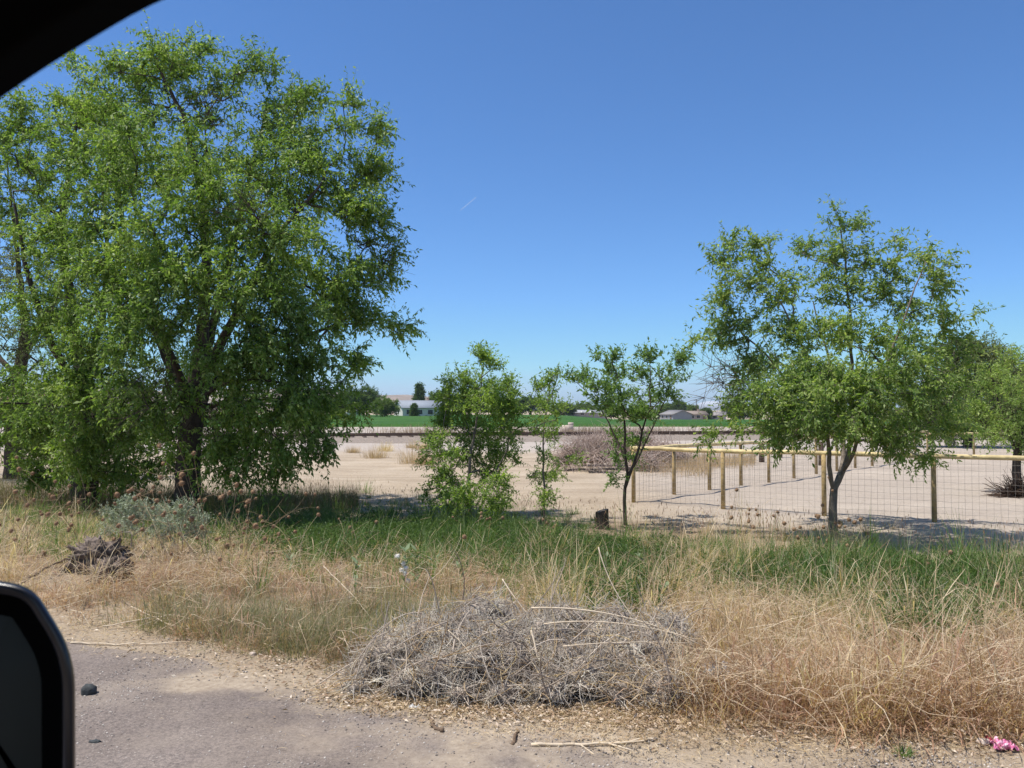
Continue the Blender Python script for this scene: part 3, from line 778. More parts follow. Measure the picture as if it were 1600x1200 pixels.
fa = [G(990, 785)[:2], G(1130, 795)[:2], G(1288, 806)[:2], G(1460, 816)[:2]]
st = fa[-1] - fa[-2]; fa += [fa[-1] + st, fa[-1] + st * 2, fa[-1] + st * 3]
fence(fa, 1.25, 'near tan pipe fence with welded wire, running along the road side of the paddock')
fb0 = fa[0]; pB = G(1363, 728)[:2]
nB = 9; stepB = (pB - fb0) / nB
fbp = [fb0 + stepB * (i + (.06 if i == 0 else 0)) for i in range(nB + 5)]
fence(fbp, 1.2, 'tan pipe fence running back from the corner post towards the railway', wire_dx=.13, shared=True)
fc0 = fbp[-1]; dc = np.array([2.0, -.12])
fence([fc0 + dc * (i + (.06 if i == 0 else 0)) for i in range(10)], 1.1, 'farthest tan rail fence closing the back of the paddock at the right', wire_dx=.16, wire_dz=.16, shared=True)
for i, (px, py, h, w) in enumerate(((1190, 722, .85, .11), (1218, 715, 1.0, .12), (1283, 727, .9, .1))):
    g = G(px, py); mb = MB()
    a = np.array([g + [0, 0, -.1], g + [.01, 0, h * .5], g + [.0, 0, h]])
    mb.tubes(a[None], np.array([[w * 1.06, w, w * .97]]), 12, True)
    o = mb.build('wooden_post', M['timber'], None, False)
    tag(o, ['thick dark timber post behind the side fence, leftmost of the three', 'dark timber post in the middle of three behind the side fence', 'dark timber post right of the other two behind the side fence'][i], 'post', 'dark timber posts behind the side fence')

# ------------------------------------------------------------------ houses and trees far off
def house(name, px, Y, w, d, hw, hr, rz, wallc, roofc, label, dz=0, wins=3, chim=True):
    b = at(px, Y, dz); root = empty(name, b, label, 'house', rz=rz)
    mw = simple('wall_' + label[:8], wallc, .8, .08, 1); mr = simple('roof_' + label[:8], roofc, .9, .08, 2, .1)
    mb = MB(); x, y = w / 2, d / 2
    V = [[-x,-y,-1],[x,-y,-1],[x,y,-1],[-x,y,-1],[-x,-y,hw],[x,-y,hw],[x,y,hw],[-x,y,hw],[-x,0,hw+hr],[x,0,hw+hr]]
    mb.add(V, [[0,1,5,4],[2,3,7,6]], None)
    mb.add(V, None, [[4,7,8],[5,9,6]]); mb.add(V, [[1,2,6,5],[3,0,4,7]])
    mb.build('wall', mw, root, False, False)
    mb = MB(); ov = .5; t = .16
    for sgn in (-1, 1):
        sl = hr / y; e = y + ov
        A = np.array([[-x-ov, sgn*e, hw - sl*ov + .03], [x+ov, sgn*e, hw - sl*ov + .03], [x+ov, 0, hw+hr+.03], [-x-ov, 0, hw+hr+.03]])
        B = A + [0, 0, t]
        mb.add(np.concatenate([A, B]), [[0,1,2,3],[7,6,5,4],[0,4,5,1],[1,5,6,2],[2,6,7,3],[3,7,4,0]])
    rf = mb.build('roof', mr, root, False, False)
    if chim:
        mb = MB(); mb.box((w * .2, d * .1, hw + hr + .2), (.6, .6, 1.2)); mb.box((w * .2, d * .1, hw + hr + .84), (.75, .75, .1))
        mb.build('chimney', M['chim'], rf, False, False)
    for i in range(wins):
        fx = -x + w * (i + .6) / (wins + .2)
        if i == wins - 1:
            mb = MB(); mb.box((fx, -y - .02, 1.0), (1.0, .08, 2.1)); mb.build('door', M['door'], root, False, False); continue
        mb = MB()
        for c, dd in (((0, 0, .65), (1.7, .1, .1)), ((0, 0, -.65), (1.8, .14, .1)), ((-.8, 0, 0), (.1, .1, 1.2)), ((.8, 0, 0), (.1, .1, 1.2))):
            mb.box((fx + c[0], -y - .03, 1.45 + c[2]), dd)
        wf = mb.build('window', M['trim'], root, False, False)
        mb = MB(); mb.box((fx, -y - .012, 1.45), (1.5, .04, 1.2)); mb.build('pane', M['pane'], wf, False, False)
    mb = MB(); mb.box((-x - .012, 0, 1.5), (.04, 1.3, 1.2)); mb.build('pane', M['pane'], root, False, False)
    return root
M['chim'] = simple('chim', (.3, .2, .17)); M['door'] = simple('door', (.2, .14, .1)); M['trim'] = simple('trim', (.7, .7, .68)); M['pane'] = simple('pane', (.04, .045, .05), .15, .1, 2, .6)
house('house', 657, 238, 13.5, 9, 2.7, 2.0, R(24), (.66, .64, .60), (.27, .30, .345), 'white house with long pale blue grey roof beyond the green field', 0, 4)
house('house', 1056, 330, 9.5, 9, 2.5, 1.6, R(-68), (.25, .27, .30), (.26, .25, .25), 'grey gable-ended house behind the field, just right of the sapling', .3, 3, False)
house('house', 1086, 338, 8, 7, 2.5, 1.3, R(8), (.34, .30, .28), (.27, .22, .19), 'low house with brown roof, attached right of the grey gable one', .3, 3)
house('house', 915, 330, 16, 7, 1.7, 1.0, R(4), (.33, .31, .30), (.36, .37, .39), 'long low pale building between the wispy shrub and the sapling', .2, 4, False)
house('house', 1118, 345, 8, 6, 2.2, 1.3, R(-20), (.38, .36, .35), (.32, .29, .28), 'small pale house farthest right beside the fence tree', .2, 3, False)
house('house', 30, 150, 12, 8, 3.2, 2.0, R(12), (.55, .36, .30), (.45, .27, .22), 'pinkish house glimpsed under the left border tree', 0, 3, False)
def trailer():
    b = at(552, 226); root = empty('trailer', b, 'small white trailer parked at the field edge left of the long-roofed house', 'trailer', rz=R(6))
    mb = MB(); mb.box((0, 0, 1.3), (4.4, 2, 1.5)); mb.box((0, 0, 2.08), (4.2, 1.9, .08)); mb.build('body', M['trim'], root, False, False)
    for sx in (-.5, .5):
        mb = MB(); a = np.array([[sx, -1.06, .4], [sx, -.86, .4]]); mb.tubes(a[None], np.full((1, 2), .38), 16, True); mb.build('wheel', M['rust'], root, False, False)
    mb = MB(); mb.box((-.8, -1.01, 1.5), (1.1, .04, .6)); mb.build('window', M['pane'], root, False, False)
    mb = MB(); mb.box((2.6, 0, .6), (1.0, .1, .1)); mb.build('tow_bar', M['rust'], root, False, False)
trailer()
M['leaf_far'] = leafy('leaf_far', [(0.06, 0.105, 0.035), (0.085, 0.14, 0.045), (0.12, 0.175, 0.06)], .3, .7, .2, (.25, (.75, .8, .8), (1.25, 1.2, 1.1)))
M['leaf_far2'] = leafy('leaf_far2', [(0.10, 0.16, 0.04), (0.14, 0.21, 0.055), (0.18, 0.25, 0.07)], .3, .7, .2, (.25, (.8, .8, .8), (1.2, 1.2, 1.1)))
def far_tree(px, Y, ytop, wpx, kind, label, m='leaf_far'):
    b0 = at(px, Y, -.2); k = Y / F
    top = W(px, ytop, Y)[2]; H = top - b0[2]; rw = wpx * k / 2
    n = int(150 + 90 * rw / 5)
    if kind == 'cone':
        u = rng.rand(n) ** .8; a = rng.rand(n) * 6.28; rr = rw * (1 - u * .8) * np.sqrt(rng.rand(n)) * np.clip(u * 6 + .5, 0, 1)
        P = b0 + np.stack([np.cos(a) * rr, np.sin(a) * rr, H * (.12 + .86 * u)], -1)
    else:
        nb = 7; P = []
        for i in range(nb):
            c = b0 + np.array([rng.uniform(-.55, .55) * rw, rng.uniform(-.55, .55) * rw, H * rng.uniform(.35, .78)])
            if i == 0: c = b0 + np.array([0, 0, H * .72])
            u_ = unit(rng.normal(0, 1, (n // nb, 3))) * rng.rand(n // nb, 1) ** .4
            P.append(c + u_ * np.array([rw * .52, rw * .52, H * .26]))
        P = np.concatenate(P); P[:, 2] = np.minimum(P[:, 2], top)
    Ls = [(np.array([b0, b0 + [0, 0, H * .3], b0 + [.1, 0, H * (.9 if kind == 'cone' else .6)]]), .035 * H, .01 * H, None)]
    return tree('tree', b0, Ls, None, Y, M[m], M['bark_dark'], label, group='trees around the far houses', n_tw=6, n_lf=11, tw_len=.09 * H + .5, leaf=max(.25, 2.2 * k), droop=.15, tip_r=.03, rmax=.25, twr=0, pts=P)
for t in ((573, 215, 604, 62, 'round', 'tall dark tree at the edge of the big tree, above the trailer'), (545, 260, 612, 70, 'round', 'broad dark tree left of the trailer behind the big tree twigs'),
          (601, 205, 621, 44, 'round', 'small rounded tree in front of the long-roofed house, at its left end', 'leaf_far2'), (655, 262, 602, 22, 'cone', 'narrow pointed tree rising above the long grey roof'),
          (680, 268, 612, 30, 'round', 'round tree just right of the pointed one, behind the long grey roof', 'leaf_far2'), (647, 222, 634, 10, 'cone', 'tiny dark conical shrub before the long-roofed house front'),
          (830, 285, 618, 60, 'round', 'dark tree behind the wispy shrub'), (880, 320, 630, 46, 'round', 'low dark round tree right of the wispy shrub', 'leaf_far'),
          (916, 400, 630, 36, 'round', 'grey green tree behind the long low pale building', 'leaf_far2'), (1061, 380, 627, 26, 'round', 'rounded dark tree behind the grey gable-ended house'),
          (1080, 400, 632, 24, 'round', 'bright small tree above the brown roof', 'leaf_far2'), (1102, 340, 638, 18, 'round', 'small tree between the brown roof and the farthest right house'),
          (1005, 400, 634, 50, 'round', 'dark tree mass behind the sapling'), (1150, 390, 630, 60, 'round', 'dark far tree behind the left side of the fence tree'), (480, 240, 616, 80, 'round', 'dark far tree showing through the low branches of the big tree'),
          (770, 300, 622, 60, 'round', 'far tree hidden behind the bright green bush'), (60, 190, 600, 90, 'round', 'dark tree beside the pinkish house at the left border'), (1240, 380, 628, 60, 'round', 'far tree seen under the crown of the fence tree'),
          (715, 285, 618, 60, 'round', 'broad far tree between the long grey roof and the bright green bush'), (795, 330, 624, 50, 'round', 'far tree between the bright green bush and the wispy shrub', 'leaf_far2'), (955, 370, 632, 50, 'round', 'low far tree left of the sapling crown'), (1035, 385, 632, 36, 'round', 'small far tree just right of the sapling crown', 'leaf_far2'), (520, 300, 622, 60, 'round', 'pale far tree left of the trailer, behind the broad dark one', 'leaf_far2')):
    far_tree(*t)
def pole(px, Y, ytop, label):
    b = at(px, Y, -.2); top = W(px, ytop, Y); root = empty('utility_pole', b, label, 'utility pole')
    mb = MB(); mb.tubes(np.array([[b, (b + top) / 2, [b[0], b[1], top[2]]]]), np.array([[.2, .17, .13]]), 8, True); mb.build('shaft', M['timber'], root)
    mb = MB(); mb.box((b[0], b[1] - .16, top[2] - .5), (2.2, .12, .14)); mb.build('crossarm', M['timber'], root)
pole(1088, 350, 624, 'thin dark utility pole above the low brown-roofed house')
# short vapour trail high in the sky
M['vapour'] = bpy.data.materials.new('vapour'); M['vapour'].use_nodes = True
nt = M['vapour'].node_tree; b_ = nt.nodes['Principled BSDF']; b_.inputs['Base Color'].default_value = (.9, .9, .9, 1); b_.inputs['Alpha'].default_value = .13; b_.inputs['Roughness'].default_value = 1
u = np.linspace(0, 1, 30)[:, None]; C = W(719, 329, 6000) * (1 - u) + W(744, 308, 6200) * u
mb = MB(); mb.tubes(C[None], (np.interp(u[:, 0], [0, .5, .95, 1], [2.2, 3.6, 3.4, .5]) * rng.uniform(.8, 1.2, 30))[None], 8)
tag(mb.build('contrail', M['vapour'], None, True), 'short thin white vapour trail alone in the blue sky', 'contrail')

# ------------------------------------------------------------------ the vehicle we look out of
def rounded(poly, rad, n=6):
    out = []; m = len(poly)
    for i in range(m):
        p0, p, p1 = [np.array(poly[k % m], float) for k in (i - 1, i, i + 1)]
        a = unit(p0 - p); b = unit(p1 - p); L = min(rad if np.isscalar(rad) else rad[i], .45 * np.linalg.norm(p0 - p), .45 * np.linalg.norm(p1 - p))
        A, B = p + a * L, p + b * L
        for u in np.linspace(0, 1, n): out.append(A * (1 - u) ** 2 + 2 * p * u * (1 - u) + B * u * u)
    return np.array(out)
def inset(P, d):
    nx = np.roll(P, -1, 0) - np.roll(P, 1, 0); nrm = np.stack([nx[:, 1], -nx[:, 0]], -1); nrm = unit(nrm)
    area = np.sum(P[:, 0] * np.roll(P[:, 1], -1) - P[:, 1] * np.roll(P[:, 0], -1))
    return P - nrm * d * (1 if area > 0 else -1)
def loft(rings, cap0=False, cap1=False, loop=False):
    n = len(rings[0]); V = np.concatenate(rings); Q = []
    m = len(rings)
    for i in range(m if loop else m - 1):
        a, b = i * n, ((i + 1) % m) * n
        for j in range(n): Q.append([a + j, a + (j + 1) % n, b + (j + 1) % n, b + j])
    mb = MB(); T = []
    if cap0 or cap1:
        V = list(V)
        for f, k in ((cap0, 0), (cap1, m - 1)):
            if f:
                V.append(np.mean(rings[k], 0)); c = len(V) - 1
                for j in range(n): T.append([k * n + j, k * n + (j + 1) % n, c])
    mb.add(np.array(V), Q, T if T else None); return mb
def plane_pts(P, Y): return np.array([W(p[0], p[1], Y) for p in P])
M['black_trim'] = simple('black_trim', (.003, .003, .003), .9, .1, 5, .02)
m, nt, b = mat('mirror_shell'); b.inputs['Base Color'].default_value = (.010, .012, .020, 1); b.inputs['Roughness'].default_value = .3; b.inputs['Specular IOR Level'].default_value = .55; M['shell'] = m
m, nt, b = mat('mirror_glass'); b.inputs['Base Color'].default_value = (.045, .05, .046, 1); b.inputs['Roughness'].default_value = .45; b.inputs['Specular IOR Level'].default_value = .12; M['mglass'] = m
car = empty('car', (0, -.2, 0), 'black vehicle the photo is taken from, window surround and wing mirror at left', 'car')
# window surround (opening seen from the seat), door below it and roof above
op = rounded([(-700, 900), (-190, 235), (-5, 95), (255, -62), (740, -170), (2300, -150), (2500, 1500), (-700, 1520)], [60, 120, 160, 200, 200, 120, 120, 60], 8)
out = rounded([(-1150, 900), (-420, 120), (-140, -150), (240, -300), (740, -380), (2600, -360), (2900, 1500), (-1150, 1560)], [60, 120, 160, 200, 200, 120, 120, 60], 8)
yw = .52
r1 = plane_pts(op, yw); r2 = plane_pts(inset(op, -14), yw - .03); r3 = plane_pts(out, yw - .05); r4 = r3 + [0, .1, 0]; r5 = plane_pts(op, yw) + [0, .03, 0]
loft([r1, r2, r3, r4, r5], loop=True).build('window_frame', M['black_trim'], car, True)
mb = MB(); mb.box((.25, yw + .02, .86), (2.6, .12, .78)); mb.box((.25, yw - .06, 1.05), (1.1, .06, .07)); mb.build('door', M['black_trim'], car)
mb = MB(); mb.box((.3, -.12, 2.13), (2.6, 1.25, .05)); mb.build('roof', M['black_trim'], car)
mb = MB(); mb.box((.95, -.05, .95), (.16, .5, .75)); mb.box((.6, -.05, .62), (.6, .5, .16)); mb.box((.98, -.05, 1.45), (.1, .28, .22)); mb.build('seat', M['black_trim'], car)
# wing mirror
ym = .86
mo = rounded([(-270, 940), (-10, 905), (52, 918), (117, 1022), (118, 1330), (-270, 1340)], [40, 40, 34, 60, 40, 40], 7)
sm = empty('side_mirror', W(-80, 1120, ym)); sm.parent = car; sm.matrix_parent_inverse = pm(car).inverted()
q = lambda d, y: plane_pts(inset(mo, d), ym + y)
loft([q(20, .0), q(8, -.012), q(1, -.004), q(-0.5, .015), q(4, .05), q(24, .085), q(60, .105), q(100, .11)], False, True).build('housing', M['shell'], sm, True)
loft([q(20, .0), q(26, .012), q(44, .014), q(52, .02)], False, False).build('bezel', M['black_trim'], sm, True)
loft([q(52, .02), q(54, .019)], False, True).build('mirror_glass', M['mglass'], sm, True)
mb = MB(); mb.box(tuple(W(-420, 1250, ym)), (.16, .07, .08)); mb.build('mirror_arm', M['shell'], sm)

# ------------------------------------------------------------------ grasses and weeds of the verge
def Gv(px, py):
    """many ground points at once"""
    d = np.stack([(px - 800) / F, np.zeros_like(px), np.zeros_like(px)], -1) + UP * ((600 - py) / F)[:, None] + FWD
    d = d / d[:, 1:2]; z = np.full(len(px), LOW * .6)
    for _ in range(14):
        Y = (z - EYE[2]) / d[:, 2]; z = .5 * z + .5 * terrain(d[:, 0] * Y, Y)
    Y = (z - EYE[2]) / d[:, 2]
    x = d[:, 0] * Y
    return np.stack([x, Y, terrain(x, Y)], -1)
PILE = np.array([G(800, 1060)[0], G(800, 1060)[1] + .1])
def pile_d(x, y):
    a = (x - PILE[0]) * 0.985 + (y - PILE[1]) * -.17; b = (x - PILE[0]) * .17 + (y - PILE[1]) * .985
    return np.hypot(a / 1.05, b / .5)
KIND = {'d': (.32, .0036), 'g': (.3, .0078), 'r': (.2, .0036), 'b': (.15, .0042)}
PATCH = [('r', 130, 890, 120, 22, .8, .8), ('r', 420, 890, 120, 20, .8, .8), ('d', 40, 845, 130, 34, .9, 1.0), ('d', 0, 905, 100, 26, .8, .7), ('r', 70, 935, 90, 22, .7, .5), ('g', 70, 815, 130, 22, .7, 1), ('d', 230, 850, 90, 24, .8, .8), ('d', 330, 880, 90, 26, .9, .9), ('r', 200, 905, 90, 20, .35, .5), ('d', 190, 960, 90, 24, .16, .4),
         ('g', 420, 822, 190, 28, 1.7, .9), ('d', 280, 815, 150, 20, .7, .9), ('g', 610, 845, 130, 28, 2.4, 1.0), ('d', 430, 865, 110, 20, .5, .8), ('g', 770, 858, 110, 26, 2.2, 1.0), ('d', 560, 875, 80, 20, .5, .7), ('g', 580, 790, 120, 14, .5, .8),
         ('r', 330, 910, 80, 24, .9, .8), ('r', 470, 915, 110, 26, .8, .8), ('r', 660, 920, 150, 24, 1.1, .9), ('d', 500, 895, 110, 24, .5, .7), ('d', 740, 885, 70, 26, 1.1, 1.0), ('d', 850, 905, 70, 30, 1.0, 1.0), ('g', 930, 872, 80, 24, 1.9, 1.0), ('g', 870, 885, 90, 24, 1.6, .9), ('g', 970, 925, 40, 24, .7, .8),
         ('b', 400, 980, 130, 32, 2.2, 1.2), ('b', 560, 970, 100, 32, 2.0, 1.3), ('r', 325, 1000, 50, 14, 1.6, .8), ('b', 470, 1040, 80, 22, 1.6, 1.1), ('r', 380, 1030, 80, 14, 1.3, .9), ('r', 545, 1050, 35, 12, 1.0, .7), ('b', 640, 945, 70, 16, 1.4, 1.4), ('r', 450, 955, 90, 20, .5, .8), ('r', 420, 1020, 80, 18, .8, .7),
         ('d', 1010, 905, 90, 36, 1.0, 1.0), ('d', 1110, 950, 120, 66, 1.3, 1.05), ('d', 1250, 970, 140, 56, 1.0, 1.0), ('d', 1170, 915, 110, 26, .8, .9), ('d', 1530, 990, 110, 50, 1.1, 1.0), ('d', 1400, 1010, 150, 46, .7, .9), ('r', 1250, 1055, 170, 44, 1.4, .95), ('r', 1450, 1065, 150, 44, 1.4, .95), ('r', 1600, 1075, 100, 46, 1.2, 1.0),
         ('r', 1150, 1085, 80, 24, 1.0, .8), ('d', 1340, 1105, 60, 18, .9, .7), ('g', 1255, 902, 100, 22, 2.2, 1.1), ('g', 1400, 918, 120, 24, 2.2, 1.15), ('g', 1530, 924, 90, 24, 2.2, 1.1), ('g', 1470, 965, 70, 34, .9, 1.0), ('r', 1340, 970, 110, 36, .7, .9), ('d', 1610, 930, 60, 28, .8, 1.0), ('g', 1060, 866, 70, 14, 1.1, .9), ('d', 1080, 885, 100, 18, .6, .9), ('d', 1640, 1105, 80, 26, .8, .7), ('d', 1060, 1040, 50, 36, .8, .9), ('d', 700, 862, 45, 18, 1.6, 1.0), ('d', 530, 850, 40, 14, 1.2, .9), ('d', 830, 868, 35, 16, 1.6, .9), ('d', 1020, 885, 50, 18, 1.5, 1.0), ('d', 1165, 905, 50, 18, 1.6, 1.0), ('d', 1330, 915, 40, 18, 1.8, 1.0), ('d', 1460, 930, 35, 18, 1.6, 1.1), ('d', 350, 850, 60, 16, 1.2, .9), ('g', 1090, 930, 40, 20, .7, .9), ('g', 1300, 1000, 60, 24, .45, .9), ('b', 1180, 1000, 50, 24, .8, 1.2), ('b', 1400, 1050, 70, 26, .7, 1.2), ('g', 880, 930, 40, 18, .6, .8), ('g', 500, 900, 50, 16, .6, .8), ('g', 130, 850, 70, 16, .8, .9), ('r', 1190, 960, 60, 26, 1.0, .9), ('r', 820, 880, 60, 16, .8, .9), ('r', 250, 885, 70, 18, .9, .8), ('g', 330, 810, 90, 20, .9, 1.0), ('g', 500, 815, 130, 18, .9, 1.0), ('r', 1530, 1040, 80, 20, .8, .9)]
LOGP = G(155, 894)
def sow(N):
    px = rng.uniform(-160, 1760, N); py = rng.uniform(770, 1150, N)
    Wt = np.stack([p[5] * np.exp(-((px - p[1]) / p[3]) ** 2 / 1.6 - ((py - p[2]) / p[4]) ** 2 / 1.6) for p in PATCH], 1)
    P = Gv(px, py)
    tot = Wt.sum(1)
    cl = .4 + 1.9 * np.abs(fbm(P[:, 0] * 2.2, P[:, 1] * 2.2, 3))        # tufts and thin places
    s = rs(P[:, 0], P[:, 1])
    cl = cl * (1 - .85 * sstep(.1, .28, fbm(P[:, 0] * .85 + 3, P[:, 1] * 1.3 + 8, 3)))
    keep = (rng.rand(N) < np.clip(tot * cl * 1.15, 0, 1)) & (s > .42 + .3 * fbm(P[:, 0] * 2, P[:, 1] * 2, 2)) & (pile_d(P[:, 0], P[:, 1]) > 1.0) & (np.hypot(P[:, 0] - LOGP[0], (P[:, 1] - LOGP[1] + .25) * .8) > .5)
    P, Wt = P[keep], Wt[keep]
    c = np.cumsum(Wt, 1); c /= c[:, -1:]
    k = (rng.rand(len(P))[:, None] > c).sum(1)
    n = len(P); hm = np.ones(n)                                   # three quarters of the blades stand in tufts
    ctr_ = rng.choice(n, n // 55); own = rng.randint(0, len(ctr_), n); tuft = rng.rand(n) < .75
    th_ = np.clip(rng.lognormal(-.05, .5, len(ctr_)), .3, 2.1); tr_ = rng.uniform(.03, .09, len(ctr_))
    j = ctr_[own]; off = rng.normal(0, 1, (n, 2)) * tr_[own][:, None]
    Q = P[j].copy(); Q[:, :2] += off; Q[:, 2] = terrain(Q[:, 0], Q[:, 1])
    P = np.where(tuft[:, None], Q, P); k = np.where(tuft, k[j], k); hm = np.where(tuft, th_[own], .7)
    global LEAN
    LEAN = np.where(tuft, np.arctan2(off[:, 1], off[:, 0]), rng.rand(n) * 6.28) + rng.normal(0, .6, n)
    return P, k, hm
GP, GK, GH = sow(420000)
kinds = np.array([p[0] for p in PATCH])[GK]; hs = np.array([p[6] for p in PATCH])[GK] * GH
M['g_d'] = leafy('straw', [(0.42, 0.30, 0.19), (0.60, 0.455, 0.30), (0.78, 0.63, 0.44), (0.88, 0.77, 0.59)], .45, .6, .25, (1.1, (.72, .66, .63), (1.08, 1.08, 1.06)), 1.15)
M['g_g'] = leafy('green_blade', [(0.06, 0.125, 0.03), (0.09, 0.175, 0.038), (0.135, 0.225, 0.055), (0.24, 0.30, 0.12)], .38, .45, .4, (1.2, (.7, .72, .7), (1.2, 1.15, 1.1)), 1.4)
M['g_r'] = leafy('rusty_blade', [(0.36, 0.20, 0.13), (0.52, 0.325, 0.22), (0.66, 0.475, 0.34), (0.44, 0.27, 0.235)], .42, .6, .25, (1.3, (.75, .7, .7), (1.15, 1.15, 1.15)), 1.1)
M['g_b'] = leafy('low_blade', [(0.17, 0.20, 0.10), (0.25, 0.26, 0.14), (0.36, 0.31, 0.20), (0.48, 0.35, 0.25)], .3, .6, .25, (1.3, (.75, .75, .75), (1.15, 1.15, 1.1)), 1.2)
for k, nm, mt in (('d', 'dry_grass', 'g_d'), ('g', 'green_grass', 'g_g'), ('r', 'red_brown_grass', 'g_r'), ('b', 'low_weeds', 'g_b')):
    sel = kinds == k; P = GP[sel] - [0, 0, .015]; n = len(P); h0, w0 = KIND[k]
    tall = 1 + .35 * 2 * fbm(P[:, 0] * 1.1 + 9, P[:, 1] * 1.1, 3)
    L = h0 * hs[sel] * rng.uniform(.45, 1.25, n) * np.clip(tall, .5, 1.5)
    if k == 'd':
        th, be = np.abs(rng.normal(.5, .45, n)), rng.normal(.95, .7, n)
    elif k == 'g':
        th, be = np.abs(rng.normal(.25, .25, n)), rng.normal(.9, .6, n)
    elif k == 'r':
        th, be = np.abs(rng.normal(.6, .45, n)), rng.normal(.9, .7, n)
    else:
        th, be = np.abs(rng.normal(.7, .5, n)), rng.normal(.6, .7, n)
    head = LEAN[sel]
    V, Q = ribbons(P, head, L, w0 * rng.uniform(.6, 1.5, n), th, be, 5, seedy=(rng.rand(n) < (.4 if k in 'dr' else 0)))
    o = new_obj(nm, mesh_np(nm, V, [Q]), M[mt])
    tag(o, {'d': 'dry straw coloured grass of the verge', 'g': 'lush green grass in clumps along the verge', 'r': 'rusty brown cheatgrass of the verge', 'b': 'low grey green weeds near the road edge'}[k], 'grass', kind='stuff')

# broad-leaved weeds among the green grass
def broad(N):
    A = np.array([(930, 885, 70, 16, 1.3), (1260, 912, 80, 14, 1), (1400, 925, 110, 16, 1.3), (1520, 935, 80, 16, 1), (610, 850, 110, 16, .9), (760, 860, 80, 14, .8), (450, 830, 120, 16, .6), (690, 855, 90, 16, .8), (560, 845, 90, 16, .9), (1470, 985, 60, 20, .4), (980, 940, 40, 16, .4)])
    k = rng.choice(len(A), N, p=A[:, 4] / A[:, 4].sum()); a = A[k]
    P = Gv(a[:, 0] + rng.normal(0, 1, N) * a[:, 2], a[:, 1] + rng.normal(0, 1, N) * a[:, 3]); P = P[pile_d(P[:, 0], P[:, 1]) > 1]
    P[:, 2] += rng.uniform(.01, .22, len(P))
    V, Q, C = leaves(P, P.mean(0) - [0, 0, 5], 4, 6, .14, .036, -.1, spread=.9, up=.5, wr=.3)
    mb = MB(); mb.add(V, Q); mb.tubes(C, np.linspace(.0018, .0008, 5)[None], 3)
    tag(mb.build('broad_leaved_weeds', M['g_w']), 'dark broad leaved weeds among the green grass', 'weeds', kind='stuff')
M['g_w'] = leafy('weed_leaf', [(0.06, 0.115, 0.03), (0.09, 0.16, 0.04), (0.14, 0.22, 0.06)], .35, .5, .35)
broad(7500)
# tangles of long dead stems lying over the grass
def curly(P, d0, L, K=6, wob=.25, grav=-.05):
    N = len(P); C = np.zeros((N, K, 3)); C[:, 0] = P; d = unit(d0); turn = rng.normal(0, wob, (N, 3))
    for k in range(1, K):
        d = unit(d + turn + rng.normal(0, wob * .5, (N, 3)) + [0, 0, grav])
        C[:, k] = C[:, k - 1] + d * (L / (K - 1))[:, None]
    return C
sel = np.where((kinds == 'd') | (kinds == 'r'))[0]; NS = 9000; sel = rng.choice(sel, NS)
P = GP[sel] + np.stack([rng.normal(0, .03, NS), rng.normal(0, .03, NS), rng.uniform(.02, .24, NS)], -1)
dr = np.stack([rng.normal(0, 1, NS), rng.normal(0, .8, NS), rng.normal(.1, .35, NS)], -1)
C = curly(P, dr, rng.uniform(.12, .5, NS)); C[:, :, 2] = np.maximum(C[:, :, 2], terrain(C[:, :, 0], C[:, :, 1]) + .01)
mb = MB(); mb.tubes(C, np.linspace(.0019, .0008, 6)[None] * rng.uniform(.6, 1.5, (NS, 1)), 3)
M['stem'] = leafy('dead_stem', [(0.42, 0.29, 0.19), (0.62, 0.47, 0.33), (0.78, 0.63, 0.46), (0.86, 0.75, 0.60)], .2, .7, .2)
tag(mb.build('dead_stems', M['stem']), 'tangled dead stems lying through the dry grass', 'dead stems', kind='stuff')
# thin seeding grass at the sandy margin
def fringe(N, segs, name, m, h):
    out = []
    for (x0, y0, x1, y1, w) in segs:
        n = int(N * w); u = rng.rand(n)
        out.append(Gv(x0 + (x1 - x0) * u + rng.normal(0, 6, n), y0 + (y1 - y0) * u + rng.normal(0, 7, n)))
    P = np.concatenate(out); n = len(P)
    P[:, 2] -= .01
    L = h * rng.uniform(.4, 1.2, n); hd = rng.rand(n) * 6.28; th = np.abs(rng.normal(.05, .12, n)); be = rng.normal(.15, .2, n)
    V, Q = ribbons(P, hd, L, np.full(n, .0035), th, be, 5)
    k = rng.rand(n) < .55; tp = V.reshape(n, 5, 2, 3)[k][:, -1].mean(1); m2 = len(tp)
    d = unit(np.stack([rng.normal(0, .2, m2), rng.normal(0, .2, m2), np.ones(m2)], -1)); ll = rng.uniform(.03, .08, m2)[:, None]
    mb = MB(); mb.add(V, Q); mb.tubes(np.stack([tp - d * ll * .3, tp + d * ll * .2, tp + d * ll * .7], 1), np.array([[.002, .005, .001]]) * np.ones((m2, 1)), 4)
    tag(mb.build(name, m), 'thin seeding grass stalks along the edge of the sand', 'grass', kind='stuff')
fringe(900, [(470, 785, 690, 800, .5), (700, 800, 860, 805, .5), (860, 815, 1000, 830, .25), (1000, 832, 1230, 845, .45), (1200, 848, 1620, 872, .6), (380, 778, 520, 785, .3), (0, 800, 260, 800, .3)], 'seeding_grass', M['g_r'], .42)

